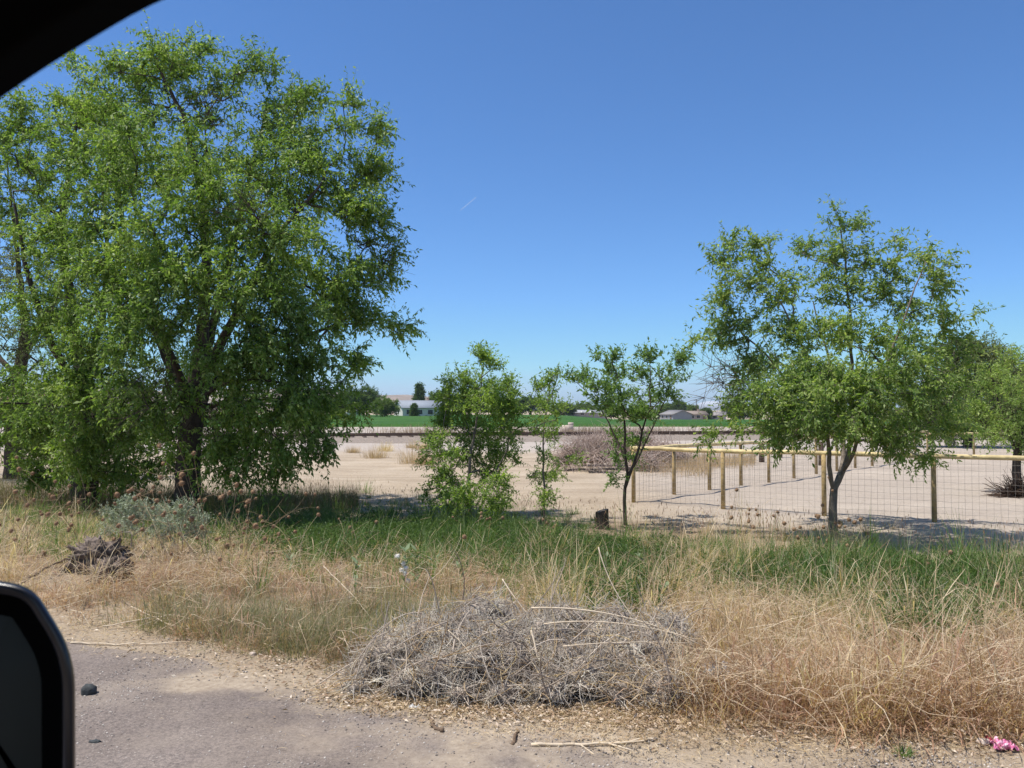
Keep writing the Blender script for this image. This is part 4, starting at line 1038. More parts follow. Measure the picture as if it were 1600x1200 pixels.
# ------------------------------------------------------------------ heaps of dead brush
M['stick_heap'] = leafy('stick_heap', [(0.26, 0.21, 0.17), (0.45, 0.37, 0.30), (0.62, 0.53, 0.44)], 0, .9, .1)
def heap(name, clumps, N, rad, ln, m, corem, label, cat='brush heap', core=.72, seed=0, flat=.3, straw=0):
    base = np.array([clumps[0][0], clumps[0][1], tz(clumps[0][0], clumps[0][1])])
    root = empty(name, base, label, cat)
    tot = sum(c[3] ** 2 for c in clumps); mb = MB(); mc = MB()
    for (x, y, z, r_) in clumps:
        n = int(N * r_ ** 2 / tot)
        u = unit(rng.normal(0, 1, (n, 3))); u[:, 2] = np.abs(u[:, 2]) * 1.1 - .25
        rr = r_ * rng.uniform(.55, 1.0, (n, 1)) * (1 + .25 * fbm(u[:, 0] * 2 + x, u[:, 1] * 2 + y, 2))[:, None]
        p = np.array([x, y, z]) + u * rr * [1.15, .95, .85]
        d = unit(np.cross(u, unit(rng.normal(0, 1, (n, 3))))) + u * rng.normal(.15, .35, (n, 1))
        C = curly(p, d, ln * rng.uniform(.4, 1.4, n), 5, .3, -flat * .2)
        g = terrain(C[:, :, 0], C[:, :, 1]) + .004; C[:, :, 2] = np.maximum(C[:, :, 2], g + rng.uniform(0, .02, (n, 1)))
        mb.tubes(C, np.linspace(1, .45, 5)[None] * rad * rng.uniform(.5, 1.7, (n, 1)), 3)
        a, b = np.meshgrid(np.linspace(0, 2 * math.pi, 28, endpoint=False), np.linspace(-.25, math.pi / 2, 12))
        sph = np.stack([np.cos(a) * np.cos(b), np.sin(a) * np.cos(b), np.sin(b)], -1)
        k = r_ * core * (1 + .5 * fbm(sph[..., 0] * 3 + x * 3, sph[..., 1] * 3 + sph[..., 2] * 2, 4))
        S = np.array([x, y, z]) + sph * k[..., None] * [1.1, .95, .8]
        i = np.arange(11)[:, None]; j = np.arange(28)[None]
        mc.add(S.reshape(-1, 3), np.stack([i * 28 + j, i * 28 + (j + 1) % 28, (i + 1) * 28 + (j + 1) % 28, (i + 1) * 28 + j], -1).reshape(-1, 4))
    if straw:
        ms = MB(); k = rng.choice(len(clumps), straw); c_ = np.array(clumps)[k]; u = unit(rng.normal(0, 1, (straw, 3)) + [0, -.5, .6]); u[:, 2] = np.abs(u[:, 2])
        p = c_[:, :3] + u * (c_[:, 3:4] * rng.uniform(.85, 1.08, (straw, 1))) * [1.15, .95, .85]; d = unit(np.cross(u, unit(rng.normal(0, 1, (straw, 3)))) + rng.normal(0, .15, (straw, 3)))
        C = curly(p, d, ln * rng.uniform(.6, 2.4, straw), 6, .1, -.06); C[:, :, 2] = np.maximum(C[:, :, 2], terrain(C[:, :, 0], C[:, :, 1]) + .008)
        ms.tubes(C, np.linspace(1, .6, 6)[None] * rad * rng.uniform(.8, 1.7, (straw, 1)), 4); ms.build('straw', M['g_d'], root)
        n = 150; k = rng.choice(len(clumps), n); c_ = np.array(clumps)[k]; u = unit(rng.normal(0, 1, (n, 3)) + [0, -.5, .6]); u[:, 2] = np.abs(u[:, 2])
        p = c_[:, :3] + u * (c_[:, 3:4] * rng.uniform(.8, 1.0, (n, 1))); C = curly(p, np.cross(u, unit(rng.normal(0, 1, (n, 3)))) + u * .3, rng.uniform(.15, .5, n), 6, .14, -.05)
        C[:, :, 2] = np.maximum(C[:, :, 2], terrain(C[:, :, 0], C[:, :, 1]) + .008); ms = MB(); ms.tubes(C, np.linspace(.0045, .002, 6)[None] * rng.uniform(.7, 1.3, (n, 1)), 5); ms.build('branches', M['stick_heap'], root)
    mb.build('twigs', m, root); mc.build('litter_core', corem, root, True)
    return root
M['tumble'] = leafy('tumble_twig', [(0.48, 0.41, 0.36), (0.66, 0.59, 0.53), (0.82, 0.76, 0.69), (0.92, 0.87, 0.80)], .15, .8, .15, (4.5, (.55, .52, .51), (1.1, 1.1, 1.08)))
M['core_pale'] = simple('core_pale', (0.34, 0.285, 0.24), .95, .5, 20, .05, 1.0, 30)
M['core'] = simple('core', (0.16, 0.12, 0.095), .95, .5, 14, .05, 1.0, 30)
def cl(px, py, Y, r_):
    p = W(px, py, Y); return (p[0], p[1], p[2], r_)
heap('brush_heap', [cl(800, 1045, 5.15, .24), cl(622, 1020, 5.2, .21), cl(672, 995, 5.35, .2), cl(575, 1050, 5.2, .15), cl(755, 965, 5.6, .2), cl(690, 1050, 5.0, .2), cl(745, 1035, 5.0, .15), cl(640, 1065, 4.95, .14), cl(720, 1000, 5.25, .17), cl(845, 1000, 5.4, .2), cl(880, 975, 5.6, .18), cl(930, 1005, 5.5, .18), cl(790, 1000, 5.35, .17),
                    cl(980, 1035, 5.1, .2), cl(910, 1060, 4.95, .18), cl(1030, 1080, 4.8, .15), cl(1040, 990, 5.5, .17), cl(860, 1080, 4.85, .14), cl(785, 1085, 4.85, .12), cl(1025, 1040, 5.2, .17), cl(970, 1080, 4.85, .12), cl(880, 1035, 5.1, .16), cl(960, 975, 5.65, .14), cl(560, 1075, 5.0, .09), cl(720, 1085, 4.85, .1)], 13500, .002, .16, M['tumble'], M['core_pale'],
     'grey heap of dead tumbleweed and twigs at the edge of the road', straw=380)
M['mauve'] = leafy('mauve_twig', [(0.34, 0.265, 0.22), (0.50, 0.405, 0.35), (0.64, 0.545, 0.48)], 0, .8, .15, (.8, (.75, .72, .72), (1.15, 1.1, 1.1)))
hp = [(945, 706, 29, .85), (900, 712, 28.5, .65), (990, 710, 29, .8), (1035, 710, 30, .65), (930, 720, 27.6, .55), (880, 724, 28, .42), (1010, 725, 28, .5), (965, 698, 31, .85), (1060, 716, 31, .5), (1000, 700, 32, .7), (920, 702, 31, .7)]
heap('brush_heap', [cl(*c) for c in hp], 4200, .0075, .65, M['mauve'], M['core'], 'big mauve grey heap of dead branches on the sand behind the sapling', core=.6)

M['tuft'] = leafy('tuft', [(0.34, 0.24, 0.17), (0.46, 0.34, 0.245), (0.55, 0.43, 0.32)], .3, .7, .2)
def tussock(name, p, n, h, sp, m, label, cat='dry tuft', lean=.5, wd=.004, group=None):
    P = p + np.stack([rng.normal(0, sp * .35, n), rng.normal(0, sp * .35, n), np.zeros(n)], -1); P[:, 2] = terrain(P[:, 0], P[:, 1]) - .01
    hd = np.arctan2(P[:, 1] - p[1], P[:, 0] - p[0]) + rng.normal(0, .7, n)
    V, Q = ribbons(P, hd, h * rng.uniform(.5, 1.2, n), np.full(n, wd), np.abs(rng.normal(lean * .5, .25, n)), rng.normal(lean, .4, n), 5)
    o = new_obj(name, mesh_np(name, V, [Q]), m); o.location = (0, 0, 0)
    me = o.data; b = p; 
    co = np.empty(len(me.vertices) * 3, np.float32); me.vertices.foreach_get('co', co); me.vertices.foreach_set('co', (co.reshape(-1, 3) - np.array(b, np.float32)).ravel()); me.update(); o.location = b
    tag(o, label, cat, group); return o
for px, py, h, m, lab in ((588, 716, .75, 'tuft', 'brown dry tuft on the sand, largest left of the bright green bush'), (602, 705, .55, 'g_d', 'straw coloured dry tuft just behind the larger brown one on the sand'), (657, 702, .75, 'g_d', 'narrow upright dry tuft on the sand by the bush, nearest the track'),
                          (643, 700, .4, 'tuft', 'low brown tuft on the sand beside the narrow upright one'), (648, 724, .9, 'tuft', 'spreading reddish dry shrub at the left edge of the bright green bush'), (668, 726, .8, 'tuft', 'reddish dry shrub half behind the bright green bush leaves'), (551, 708, .45, 'tuft', 'small brown tuft on the sand under the hanging twigs of the big tree')):
    tussock('dry_tuft', G(px, py), 260, h, h * 1.0, M[m], lab, lean=.7, wd=.012)
tussock('dry_tuft', G(572, 878), 500, .32, .2, M['mauve'], 'bent grey brown tussock among the green grass, left of the milkweed', lean=1.3)
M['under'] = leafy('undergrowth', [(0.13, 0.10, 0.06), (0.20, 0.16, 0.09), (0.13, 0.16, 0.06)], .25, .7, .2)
def weeds(name, segs, N, h, m, label, wd):
    out = []
    for (x0, y0, x1, y1, sy, w) in segs:
        n = int(N * w); u = rng.rand(n); out.append(Gv(x0 + (x1 - x0) * u, y0 + (y1 - y0) * u + rng.normal(0, sy, n)))
    P = np.concatenate(out); n = len(P); P[:, 2] = terrain(P[:, 0], P[:, 1])
    V, Q = ribbons(P, rng.rand(n) * 6.28, h * rng.uniform(.3, 1.2, n), np.full(n, wd), np.abs(rng.normal(.3, .3, n)), rng.normal(.5, .5, n), 4)
    tag(new_obj(name, mesh_np(name, V, [Q]), m), label, 'dry weeds', kind='stuff')
weeds('dry_weeds', [(1000, 722, 1110, 730, 8, 1), (1100, 728, 1180, 722, 3, .5)], 4500, .5, M['tuft'], 'rusty dry weeds behind the side fence', .01)
M['trackside'] = leafy('trackside_weed', [(0.20, 0.145, 0.11), (0.29, 0.215, 0.165), (0.38, 0.30, 0.235)], .2, .8, .15)
def strip(N, h):
    t = rng.uniform(-45, 60, N); w = np.abs(rng.normal(0, 5, N)) + 7.2
    x = ctr[0] + TD[0] * t + TN[0] * w; y = ctr[1] + TD[1] * t + TN[1] * w
    k = fbm(x * .12, y * .12, 3) + .1 > rng.rand(N) * .5 - .05; x, y = x[k], y[k]; n = len(x)
    P = np.stack([x, y, terrain(x, y)], -1)
    V, Q = ribbons(P, rng.rand(n) * 6.28, h * rng.uniform(.4, 1.3, n), np.full(n, .03), np.abs(rng.normal(.3, .3, n)), rng.normal(.5, .5, n), 4)
    tag(new_obj('trackside_weeds', mesh_np('trackside_weeds', V, [Q]), M['trackside']), 'dry brown weeds along the far side of the railway', 'dry weeds', kind='stuff')
strip(60000, .75)
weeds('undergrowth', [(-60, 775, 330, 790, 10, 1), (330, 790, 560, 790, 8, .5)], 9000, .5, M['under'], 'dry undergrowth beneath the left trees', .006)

# ------------------------------------------------------------------ single plants of the verge
M['sage'] = leafy('sage_leaf', [(0.28, 0.34, 0.23), (0.40, 0.46, 0.34), (0.54, 0.59, 0.47)], .2, .7, .2, None, 1.1)
for px, py, bl, lab in ((205, 862, [(200, 803, 34, 22, 40), (228, 812, 36, 22, 38), (185, 825, 26, 18, 22)], 'silvery sage bush at the left, left one of the pair'), (285, 864, [(280, 805, 34, 22, 36), (302, 822, 28, 20, 28), (262, 830, 26, 18, 20)], 'silvery sage bush at the left, right one of the pair, by tall dry stalks')):
    g = G(px, py); Yg = g[1]
    tree('sage_bush', g, [(np.array([g, g + [0, 0, .1], g + [0, 0, .22]]), .012, .006, None)], bl, Yg, M['sage'], M['twig_grey'], lab, 'bush', 'silvery sage bushes', n_tw=6, n_lf=10, tw_len=.12, leaf=.032, droop=-.2, tip_r=.002, rmax=.008, twr=.0012, wr=.25, dscale=.8)
M['thistle'] = leafy('thistle_stem', [(0.28, 0.19, 0.11), (0.38, 0.28, 0.17), (0.46, 0.36, 0.23)], 0, .8, .2)
M['head'] = simple('seed_head', (0.34, 0.215, 0.13), .9, .4, 60, .1, .8, 150)
hm = None
def head_mesh():
    a, b = np.meshgrid(np.linspace(0, 2 * math.pi, 10, endpoint=False), np.linspace(-math.pi / 2, math.pi / 2, 8))
    k = 1 + .25 * np.sin(a * 5) * np.cos(b) + .1 * np.sin(b * 9)
    S = np.stack([np.cos(a) * np.cos(b) * k, np.sin(a) * np.cos(b) * k, np.sin(b) * 1.1], -1)
    i = np.arange(7)[:, None]; j = np.arange(10)[None]
    mb = MB(); mb.add(S.reshape(-1, 3), np.stack([i * 10 + j, i * 10 + (j + 1) % 10, (i + 1) * 10 + (j + 1) % 10, (i + 1) * 10 + j], -1).reshape(-1, 4))
    sp = unit(rng.normal(0, 1, (26, 3))); mb.tubes(np.stack([sp * .8, sp * 1.2, sp * 1.6], 1), np.array([[.1, .07, .01]]) * np.ones((26, 1)), 3)
    return mb.mesh('seed_head')
HM = head_mesh(); HM.materials.append(M['head'])
def thistle(px, py, h, nst, nh, lean, spread, label, hr=.021, sr=.0035):
    h = h * 1.4
    g = G(px, py); root = empty('dry_thistle', g, label, 'dry thistle', 'dead thistles standing in the verge')
    mb = MB(); tips = []
    for i in range(nst):
        d = unit(np.array([lean + rng.normal(0, spread), rng.normal(0, spread), 1.0]))
        C = curly(np.array([g + [rng.normal(0, .03), rng.normal(0, .03), -.02]]), d[None], np.array([h * rng.uniform(.6, 1.1)]), 9, .09, -.05)[0]
        mb.tubes(C[None], np.linspace(sr, sr * .45, 9)[None], 5); tips.append(C[-1])
        for k in (3, 4, 5, 6, 7):
            if rng.rand() < .7:
                dd = unit(C[k] - C[k - 1] + rng.normal(0, .7, 3)); B = curly(C[k][None], dd[None], np.array([h * rng.uniform(.12, .32)]), 5, .12, .03)[0]
                mb.tubes(B[None], np.linspace(sr * .6, sr * .3, 5)[None], 4); tips.append(B[-1])
    mb.build('stem', M['thistle'], root)
    rng.shuffle(tips)
    for t in tips[:nh]:
        o = bpy.data.objects.new('seed_head', HM); COL.objects.link(o); o.parent = root
        o.location = t - g; s_ = hr * rng.uniform(.7, 1.3); o.scale = (s_, s_, s_ * rng.uniform(.9, 1.4)); o.rotation_euler = (rng.normal(0, .5), rng.normal(0, .5), rng.rand() * 6)
for a in ((1300, 872, .75, 6, 24, -.15, .22, 'dead thistle with many round brown heads before the forked trunk of the fence tree'), (1350, 880, .62, 4, 10, -.05, .2, 'dead thistle with brown heads just right of the forked trunk'),
          (1135, 862, .72, 4, 8, .05, .2, 'pale dead thistle standing below the second fence post'), (385, 875, .95, 8, 28, .1, .3, 'large arching dead thistle before the trunk of the tallest tree'), (330, 900, 1.05, 6, 20, -.25, .25, 'leaning dead thistle right of the sage bushes'),
          (270, 880, .95, 7, 22, -.15, .25, 'dead thistle rising behind the right sage bush'), (130, 868, .95, 6, 22, -.1, .2, 'dead thistle before the leaf-clad trunk at the left'), (40, 866, .9, 6, 20, 0, .2, 'dead thistle at the left border'),
          (455, 880, .62, 4, 9, .15, .25, 'dead thistle with many heads in the tree shade, right of the large arching one'), (545, 862, .5, 4, 7, 0, .25, 'short dead thistle at the shadow edge of the big tree'), (745, 848, .5, 4, 8, .1, .3, 'dead thistle with pale heads below the bright green bush'),
          (850, 850, .45, 3, 6, 0, .25, 'short dead thistle below the wispy shrub'), (790, 918, .65, 1, 1, -.02, .05, 'single straight dark dead stalk behind the brush heap'), (365, 910, .85, 1, 2, -.02, .05, 'single tall straight dead stalk left of the middle'),
          (1215, 876, .62, 3, 7, -.1, .2, 'dead thistle with few heads between second and third fence posts'), (1450, 915, .55, 3, 5, 0, .2, 'dead thistle in the green grass before the fourth fence post'), (1540, 965, .5, 3, 5, 0, .2, 'dead stalk with heads at the right border grass'),
          (210, 880, .7, 3, 6, 0, .2, 'dead thistle before the left sage bush')):
    thistle(*a)
M['milk'] = leafy('milkweed_leaf', [(0.16, 0.22, 0.11), (0.22, 0.28, 0.15), (0.28, 0.33, 0.20)], .2, .6, .3)
M['fluff'] = simple('fluff', (.92, .88, .82), .9, .04)
def milkweed(px, py, h, label, fluff=0):
    g = G(px, py); root = empty('milkweed', g, label, 'milkweed', 'milkweeds in the verge')
    C = curly(np.array([g - [0, 0, .02]]), np.array([[rng.normal(0, .03), 0, 1.0]]), np.array([h]), 7, .02, 0)[0]
    mb = MB(); mb.tubes(C[None], np.linspace(.005, .002, 7)[None], 6); mb.build('stem', M['milk'], root)
    mb = MB()
    for i in range(14):
        k = rng.randint(1, 7); a = rng.rand() * 6.28; d = unit(np.array([math.cos(a), math.sin(a), rng.uniform(.6, 1.6)])); L = rng.uniform(.07, .13); w = L * .17
        s_ = unit(np.cross(d, [0, 0, 1])); nrm = np.cross(s_, d); u = np.linspace(0, 1, 6); wd = np.array([.15, .8, 1, .85, .5, .03]) * w
        mid = C[k] + d * (u * L)[:, None] - nrm * (u ** 2 * L * .25)[:, None]
        V = np.stack([mid - s_ * wd[:, None] + nrm * w * .25, mid, mid + s_ * wd[:, None] + nrm * w * .25], 1).reshape(-1, 3)
        mb.add(V, [[3 * q_ + e, 3 * q_ + e + 1, 3 * q_ + e + 4, 3 * q_ + e + 3] for q_ in range(5) for e in (0, 1)])
    mb.build('leaves', M['milk'], root)
    for i in range(fluff):
        u = (i + .5) / fluff; p = C[min(6, int(u * 6) + 1)] + np.array([rng.normal(0, .03), -.025, rng.normal(0, .02)])
        mb = MB(); n = 70; sp = unit(rng.normal(0, 1, (n, 3))); L = rng.uniform(.02, .034, n)[:, None]
        mb.add(np.array([v.co[:] for v in HM.vertices])[:80] * [.015, .014, .017] + p, [list(f.vertices) for f in HM.polygons if max(f.vertices) < 80])
        mb.tubes(np.stack([p + sp * 0, p + sp * L * .6, p + sp * L + [0, 0, .002]], 1), np.array([[.002, .0024, .001]]) * np.ones((n, 1)), 3)
        mb.build('seed_fluff', M['fluff'], root)
for a in ((632, 928, .40, 'milkweed stem hung with white fluffy seed tufts, left of the brush heap', 7), (648, 918, .36, 'broad-leaved green milkweed directly beside the white tufted one'), (555, 925, .34, 'milkweed with upright leaves right of the leaning straws'), (450, 895, .2, 'small milkweed among rusty grass in the tree shadow edge'),
          (678, 905, .3, 'pale leaved milkweed a little right of the white tufted one'), (718, 925, .25, 'short milkweed behind the left end of the brush heap'), (950, 905, .28, 'milkweed in the green grass below the stump'), (1000, 910, .3, 'milkweed below the sapling in straw grass'), (1040, 960, .25, 'milkweed behind the right end of the brush heap')):
    milkweed(*a)
g = G(1412, 1182); tussock('green_weed', g, 90, .06, .05, M['g_g'], 'tiny green weed alone on the bare shoulder at lower right', 'weed', lean=.9, wd=.006)

# ------------------------------------------------------------------ stumps, sticks, stones and litter
def lump(name, p, dims, m, label, cat, seed, amp=.35, n=26, fr=2.2, group=None, rz=0):
    a, b = np.meshgrid(np.linspace(0, 2 * math.pi, n, endpoint=False), np.linspace(-math.pi / 2, math.pi / 2, n // 2))
    S = np.stack([np.cos(a) * np.cos(b), np.sin(a) * np.cos(b), np.sin(b)], -1)
    k = 1 + amp * (fbm(S[..., 0] * fr + seed, S[..., 1] * fr + S[..., 2] * fr * 1.3 + seed, 4))
    S = np.sign(S) * np.abs(S) ** .8 * k[..., None] * np.array(dims) / 2
    i = np.arange(n // 2 - 1)[:, None]; j = np.arange(n)[None]
    me = mesh_np(name, S.reshape(-1, 3), [np.stack([i * n + j, i * n + (j + 1) % n, (i + 1) * n + (j + 1) % n, (i + 1) * n + j], -1).reshape(-1, 4)], amp < .3)
    o = new_obj(name, me, m); o.location = np.array(p) + [0, 0, dims[2] * .3]; o.rotation_euler = (0, 0, rz); tag(o, label, cat, group); return o
g = G(941, 826); root = empty('tree_stump', g, 'short dark sawn stump standing at the grass edge left of the sapling', 'stump')
mb = MB(); n = 24; a = np.linspace(0, 2 * math.pi, n, endpoint=False); rg = []
for z, r_ in ((-.05, .15), (.03, .125), (.12, .115), (.22, .112), (.31, .11), (.325, .104)):
    k = r_ * (1 + .07 * np.sin(a * 5) + .05 * np.sin(a * 9 + z * 4)); rg.append(np.stack([np.cos(a) * k, np.sin(a) * k, z + .03 * np.cos(a) * (z > .2) + 0 * a], -1))
loft(rg).build('bark', M['bark_dark'], root, False, False)
M['cut'] = simple('cut', (.22, .17, .13), .9, .3, 30)
mb = MB(); c = rg[-1].mean(0); mb.add(np.concatenate([rg[-1], [c]]), None, [[j, (j + 1) % n, n] for j in range(n)]); mb.build('cut_face', M['cut'], root, False, False)
M['rotten'] = simple('rotten', (.17, .135, .115), .95, .45, 12, .1, 1.0, 25)
lump('rotten_log', G(152, 892), (.55, .36, .36), M['rotten'], 'weathered chunk of rotten log in the dry grass at the left', 'log', 3, .95, 64, 6)
lump('rotten_log', G(172, 908), (.32, .24, .24), M['rotten'], 'smaller dark rotten log lump right below the weathered chunk', 'log', 8, .95, 56, 6)
M['stone_dark'] = simple('stone_dark', (.055, .06, .062), .8, .3, 40, .3, .4, 80)
M['stone_pale'] = simple('stone_pale', (.55, .46, .40), .9, .15, 30, .2, .4, 80)
lump('stone', G(139, 1086), (.085, .08, .075), M['stone_dark'], 'round dark stone on the asphalt beside the wing mirror', 'stone', 5, .3)
lump('stone', G(148, 1162), (.06, .035, .02), M['stone_dark'], 'small flat dark fragment on the asphalt at lower left', 'stone', 6, .4)
for i, (px, py, s_, lab) in enumerate(((1283, 1122, .04, 'pale stone at the shoulder, biggest of the right hand cluster'), (1300, 1118, .03, 'pale stone just right of the biggest of the cluster'), (1268, 1126, .03, 'pale stone just left of the biggest of the cluster'),
                                       (1536, 1164, .05, 'pale stone lying left of the pink wrapper'), (395, 1024, .04, 'pale stone under the rusty weeds at the road edge'))):
    lump('stone', G(px, py), (s_ * 1.3, s_, s_ * .7), M['stone_pale'], lab, 'stone', 10 + i, .35, 18, group='pale stones on the shoulder')
def stick(name, pts, r0, m, label, cat='stick', forks=0, lift=0.012):
    P = np.array([G(p[0], p[1]) + [0, 0, lift + (p[2] if len(p) > 2 else 0)] for p in pts]); u = np.linspace(0, 1, 14); v = np.linspace(0, 1, len(P))
    C = np.stack([np.interp(u, v, P[:, k]) for k in range(3)], -1); C[1:-1] += rng.normal(0, r0 * .5, (12, 3))
    b = C[0].copy(); mb = MB(); mb.tubes((C - b)[None], np.linspace(r0, r0 * .6, 14)[None], 7, True)
    for i in range(forks):
        k = rng.randint(4, 12); d = unit(C[k + 1] - C[k] + rng.normal(0, .45, 3) * [1, 1, .3]); L = np.linalg.norm(C[-1] - C[0]) * rng.uniform(.15, .3)
        mb.tubes(((C[k] - b) + d * np.linspace(0, L, 5)[:, None])[None], np.linspace(r0 * .6, r0 * .3, 5)[None], 5)
    o = mb.build(name, m, None, True); o.location = b; tag(o, label, cat); return o
M['stick_grey'] = simple('stick_grey', (.27, .22, .18), .9, .3, 20, .1, .4, 60); M['stick_pale'] = simple('stick_pale', (.62, .51, .38), .8, .2, 15, .2, .2, 60); M['stick_brown'] = simple('stick_brown', (.17, .12, .085), .9, .3, 20, .1, .4, 60)
stick('stick', [(530, 1083), (560, 1062, .02), (600, 1050, .09)], .012, M['stick_grey'], 'grey broken stick leaning on the left foot of the brush heap')
stick('stick', [(830, 1168), (930, 1168), (1022, 1158)], .009, M['stick_pale'], 'long pale fallen branch lying along the shoulder below the brush heap', forks=3)
stick('stick', [(802, 1166), (810, 1146)], .011, M['stick_brown'], 'short brown stub of wood on the shoulder below the heap')
stick('stick', [(690, 1147), (674, 1138), (672, 1122)], .012, M['stick_brown'], 'curved strip of dark bark on the asphalt edge')
stick('stick', [(722, 1130), (736, 1120), (742, 1114)], .006, M['stick_pale'], 'small pale twig right of the curved bark strip')
stick('stick', [(30, 925, .05), (70, 905, .1), (106, 890, .12), (150, 905, .05)], .012, M['stick_brown'], 'dark bent dead branch in the dry grass above the wing mirror', forks=4)
stick('stick', [(110, 1008), (200, 1010), (300, 1006)], .007, M['stick_pale'], 'straight pale stalk lying on the road edge at the left')
stick('stick', [(160, 985, .02), (260, 975, .05), (330, 962, .03)], .005, M['stick_pale'], 'pale dry stalk lying across the straw at the left', forks=3)
stick('stick', [(205, 960, .05), (260, 985, .04), (300, 990, .01)], .005, M['stick_pale'], 'second pale dry stalk lying across the straw, crossing the first', forks=2)
stick('stick', [(505, 930, .25), (550, 955, .12), (590, 985, .02)], .004, M['stick_pale'], 'bleached bent stalk bundle leaning in the rusty grass left of the milkweeds', forks=5)
def stalk(a, b, c, r0, label, forks=2):
    P = [W(*a), W(*b), W(*c)]; u = np.linspace(0, 1, 14)[:, None]; C = P[0] * (1 - u) ** 2 + 2 * P[1] * u * (1 - u) + P[2] * u * u; b0 = C[0].copy()
    mb = MB(); mb.tubes((C - b0)[None], np.linspace(r0 * 1.3, r0 * .6, 14)[None], 6, True)
    for i in range(forks):
        k = rng.randint(4, 12); d = unit(C[k + 1] - C[k] + rng.normal(0, .4, 3)); mb.tubes(((C[k] - b0) + d * np.linspace(0, rng.uniform(.08, .25), 5)[:, None])[None], np.linspace(r0 * .5, r0 * .25, 5)[None], 4)
    o = mb.build('dry_stalk', M['stick_pale'], None, True); o.location = b0; tag(o, label, 'dry stalk', 'pale dry stalks on the brush heap')
stalk((830, 950, 5.3), (970, 945, 5.2), (1100, 1010, 5.1), .005, 'topmost long pale stalk lying across the right of the brush heap', 4)
stalk((850, 975, 5.1), (960, 960, 5.05), (1090, 1000, 4.95), .004, 'long pale stalk just under the topmost one on the heap', 4)
stalk((880, 1010, 4.85), (970, 1000, 4.85), (1080, 1005, 4.9), .0035, 'thin level straw across the middle right of the heap', 2)
stalk((700, 985, 5.0), (725, 1005, 4.95), (745, 1035, 4.85), .003, 'thin pale stalk hanging down the left face of the heap', 1)
stalk((830, 985, 4.95), (836, 1005, 4.9), (840, 1030, 4.85), .005, 'short thick whitish stalk at the centre of the heap', 1)
stalk((630, 1060, 4.75), (640, 1030, 4.8), (632, 1005, 4.85), .003, 'upright thin stalk at the left face of the heap', 1)
stalk((935, 855, 5.7), (950, 915, 5.6), (990, 965, 5.4), .0035, 'tall pale stalk standing up behind the right of the heap', 2)
stalk((785, 905, 5.5), (800, 930, 5.4), (825, 960, 5.3), .004, 'pale stalk poking up at the crest of the heap', 2)

M['dleaf'] = leafy('dead_leaf', [(0.26, 0.17, 0.11), (0.42, 0.30, 0.21), (0.58, 0.46, 0.36), (0.78, 0.68, 0.58)], .15, .8, .15, None, 1.0)
def litter(name, anchors, N, size, m, label, curl=.5, thin=.55, lift=.006):
    w = np.array([a[4] for a in anchors]); k = rng.choice(len(anchors), N, p=w / w.sum()); A = np.array([a[:4] for a in anchors], float)[k]
    P = Gv(A[:, 0] + rng.normal(0, 1, N) * A[:, 2], np.maximum(A[:, 1] + rng.normal(0, 1, N) * A[:, 3], 905)); s_ = rs(P[:, 0], P[:, 1]); P = P[(s_ > -.35 + .25 * rng.rand(len(P)) ** 3) | (rng.rand(len(P)) < .04)]; n = len(P)
    P[:, 2] = np.maximum(P[:, 2], 0.006 * (rs(P[:, 0], P[:, 1]) < .2)) + lift * rng.rand(n) + .002
    a = rng.rand(n) * 6.28; d = np.stack([np.cos(a), np.sin(a), rng.normal(0, .25, n)], -1); d = unit(d); up = unit(np.stack([rng.normal(0, curl, n), rng.normal(0, curl, n), np.ones(n)], -1)); sd = unit(np.cross(d, up)); up = np.cross(sd, d)
    L = (size * rng.uniform(.5, 1.4, n))[:, None]; w_ = L * thin * .5; z = np.abs(up) * 0 + up
    V = np.stack([P - d * L / 2, P - sd * w_ + z * L * .18, P + d * L / 2 + z * L * .1, P + sd * w_ + z * L * .18], 1); V[:, :, 2] = np.maximum(V[:, :, 2], P[:, None, 2] - .001)
    tag(new_obj(name, mesh_np(name, V.reshape(-1, 3), [np.arange(n * 4).reshape(-1, 4)]), m), label, 'litter', kind='stuff')
FOOT = [(560, 1085, 60, 14, 1), (700, 1105, 110, 14, 1.6), (880, 1110, 120, 16, 2), (1030, 1120, 80, 16, 1.8), (1130, 1115, 90, 18, 1.5), (1270, 1125, 80, 14, 1.2), (1420, 1140, 120, 16, 1), (440, 1045, 70, 10, .35), (330, 1020, 90, 10, .25), (200, 985, 90, 20, .3), (1560, 1150, 80, 16, .8), (800, 1040, 200, 30, .6)]
litter('dead_leaves', FOOT, 8500, .033, M['dleaf'], 'pale dead leaves littering the foot of the brush heap', .9, .33, .012)
litter('straw_litter', FOOT + [(230, 960, 90, 22, 2.5), (900, 1140, 250, 22, 4), (1200, 1165, 200, 18, 2.5), (560, 1110, 120, 14, 1.6), (130, 990, 80, 16, 1)], 14000, .05, M['g_d'], 'chopped straw strewn along the shoulder', .3, .06, .012)
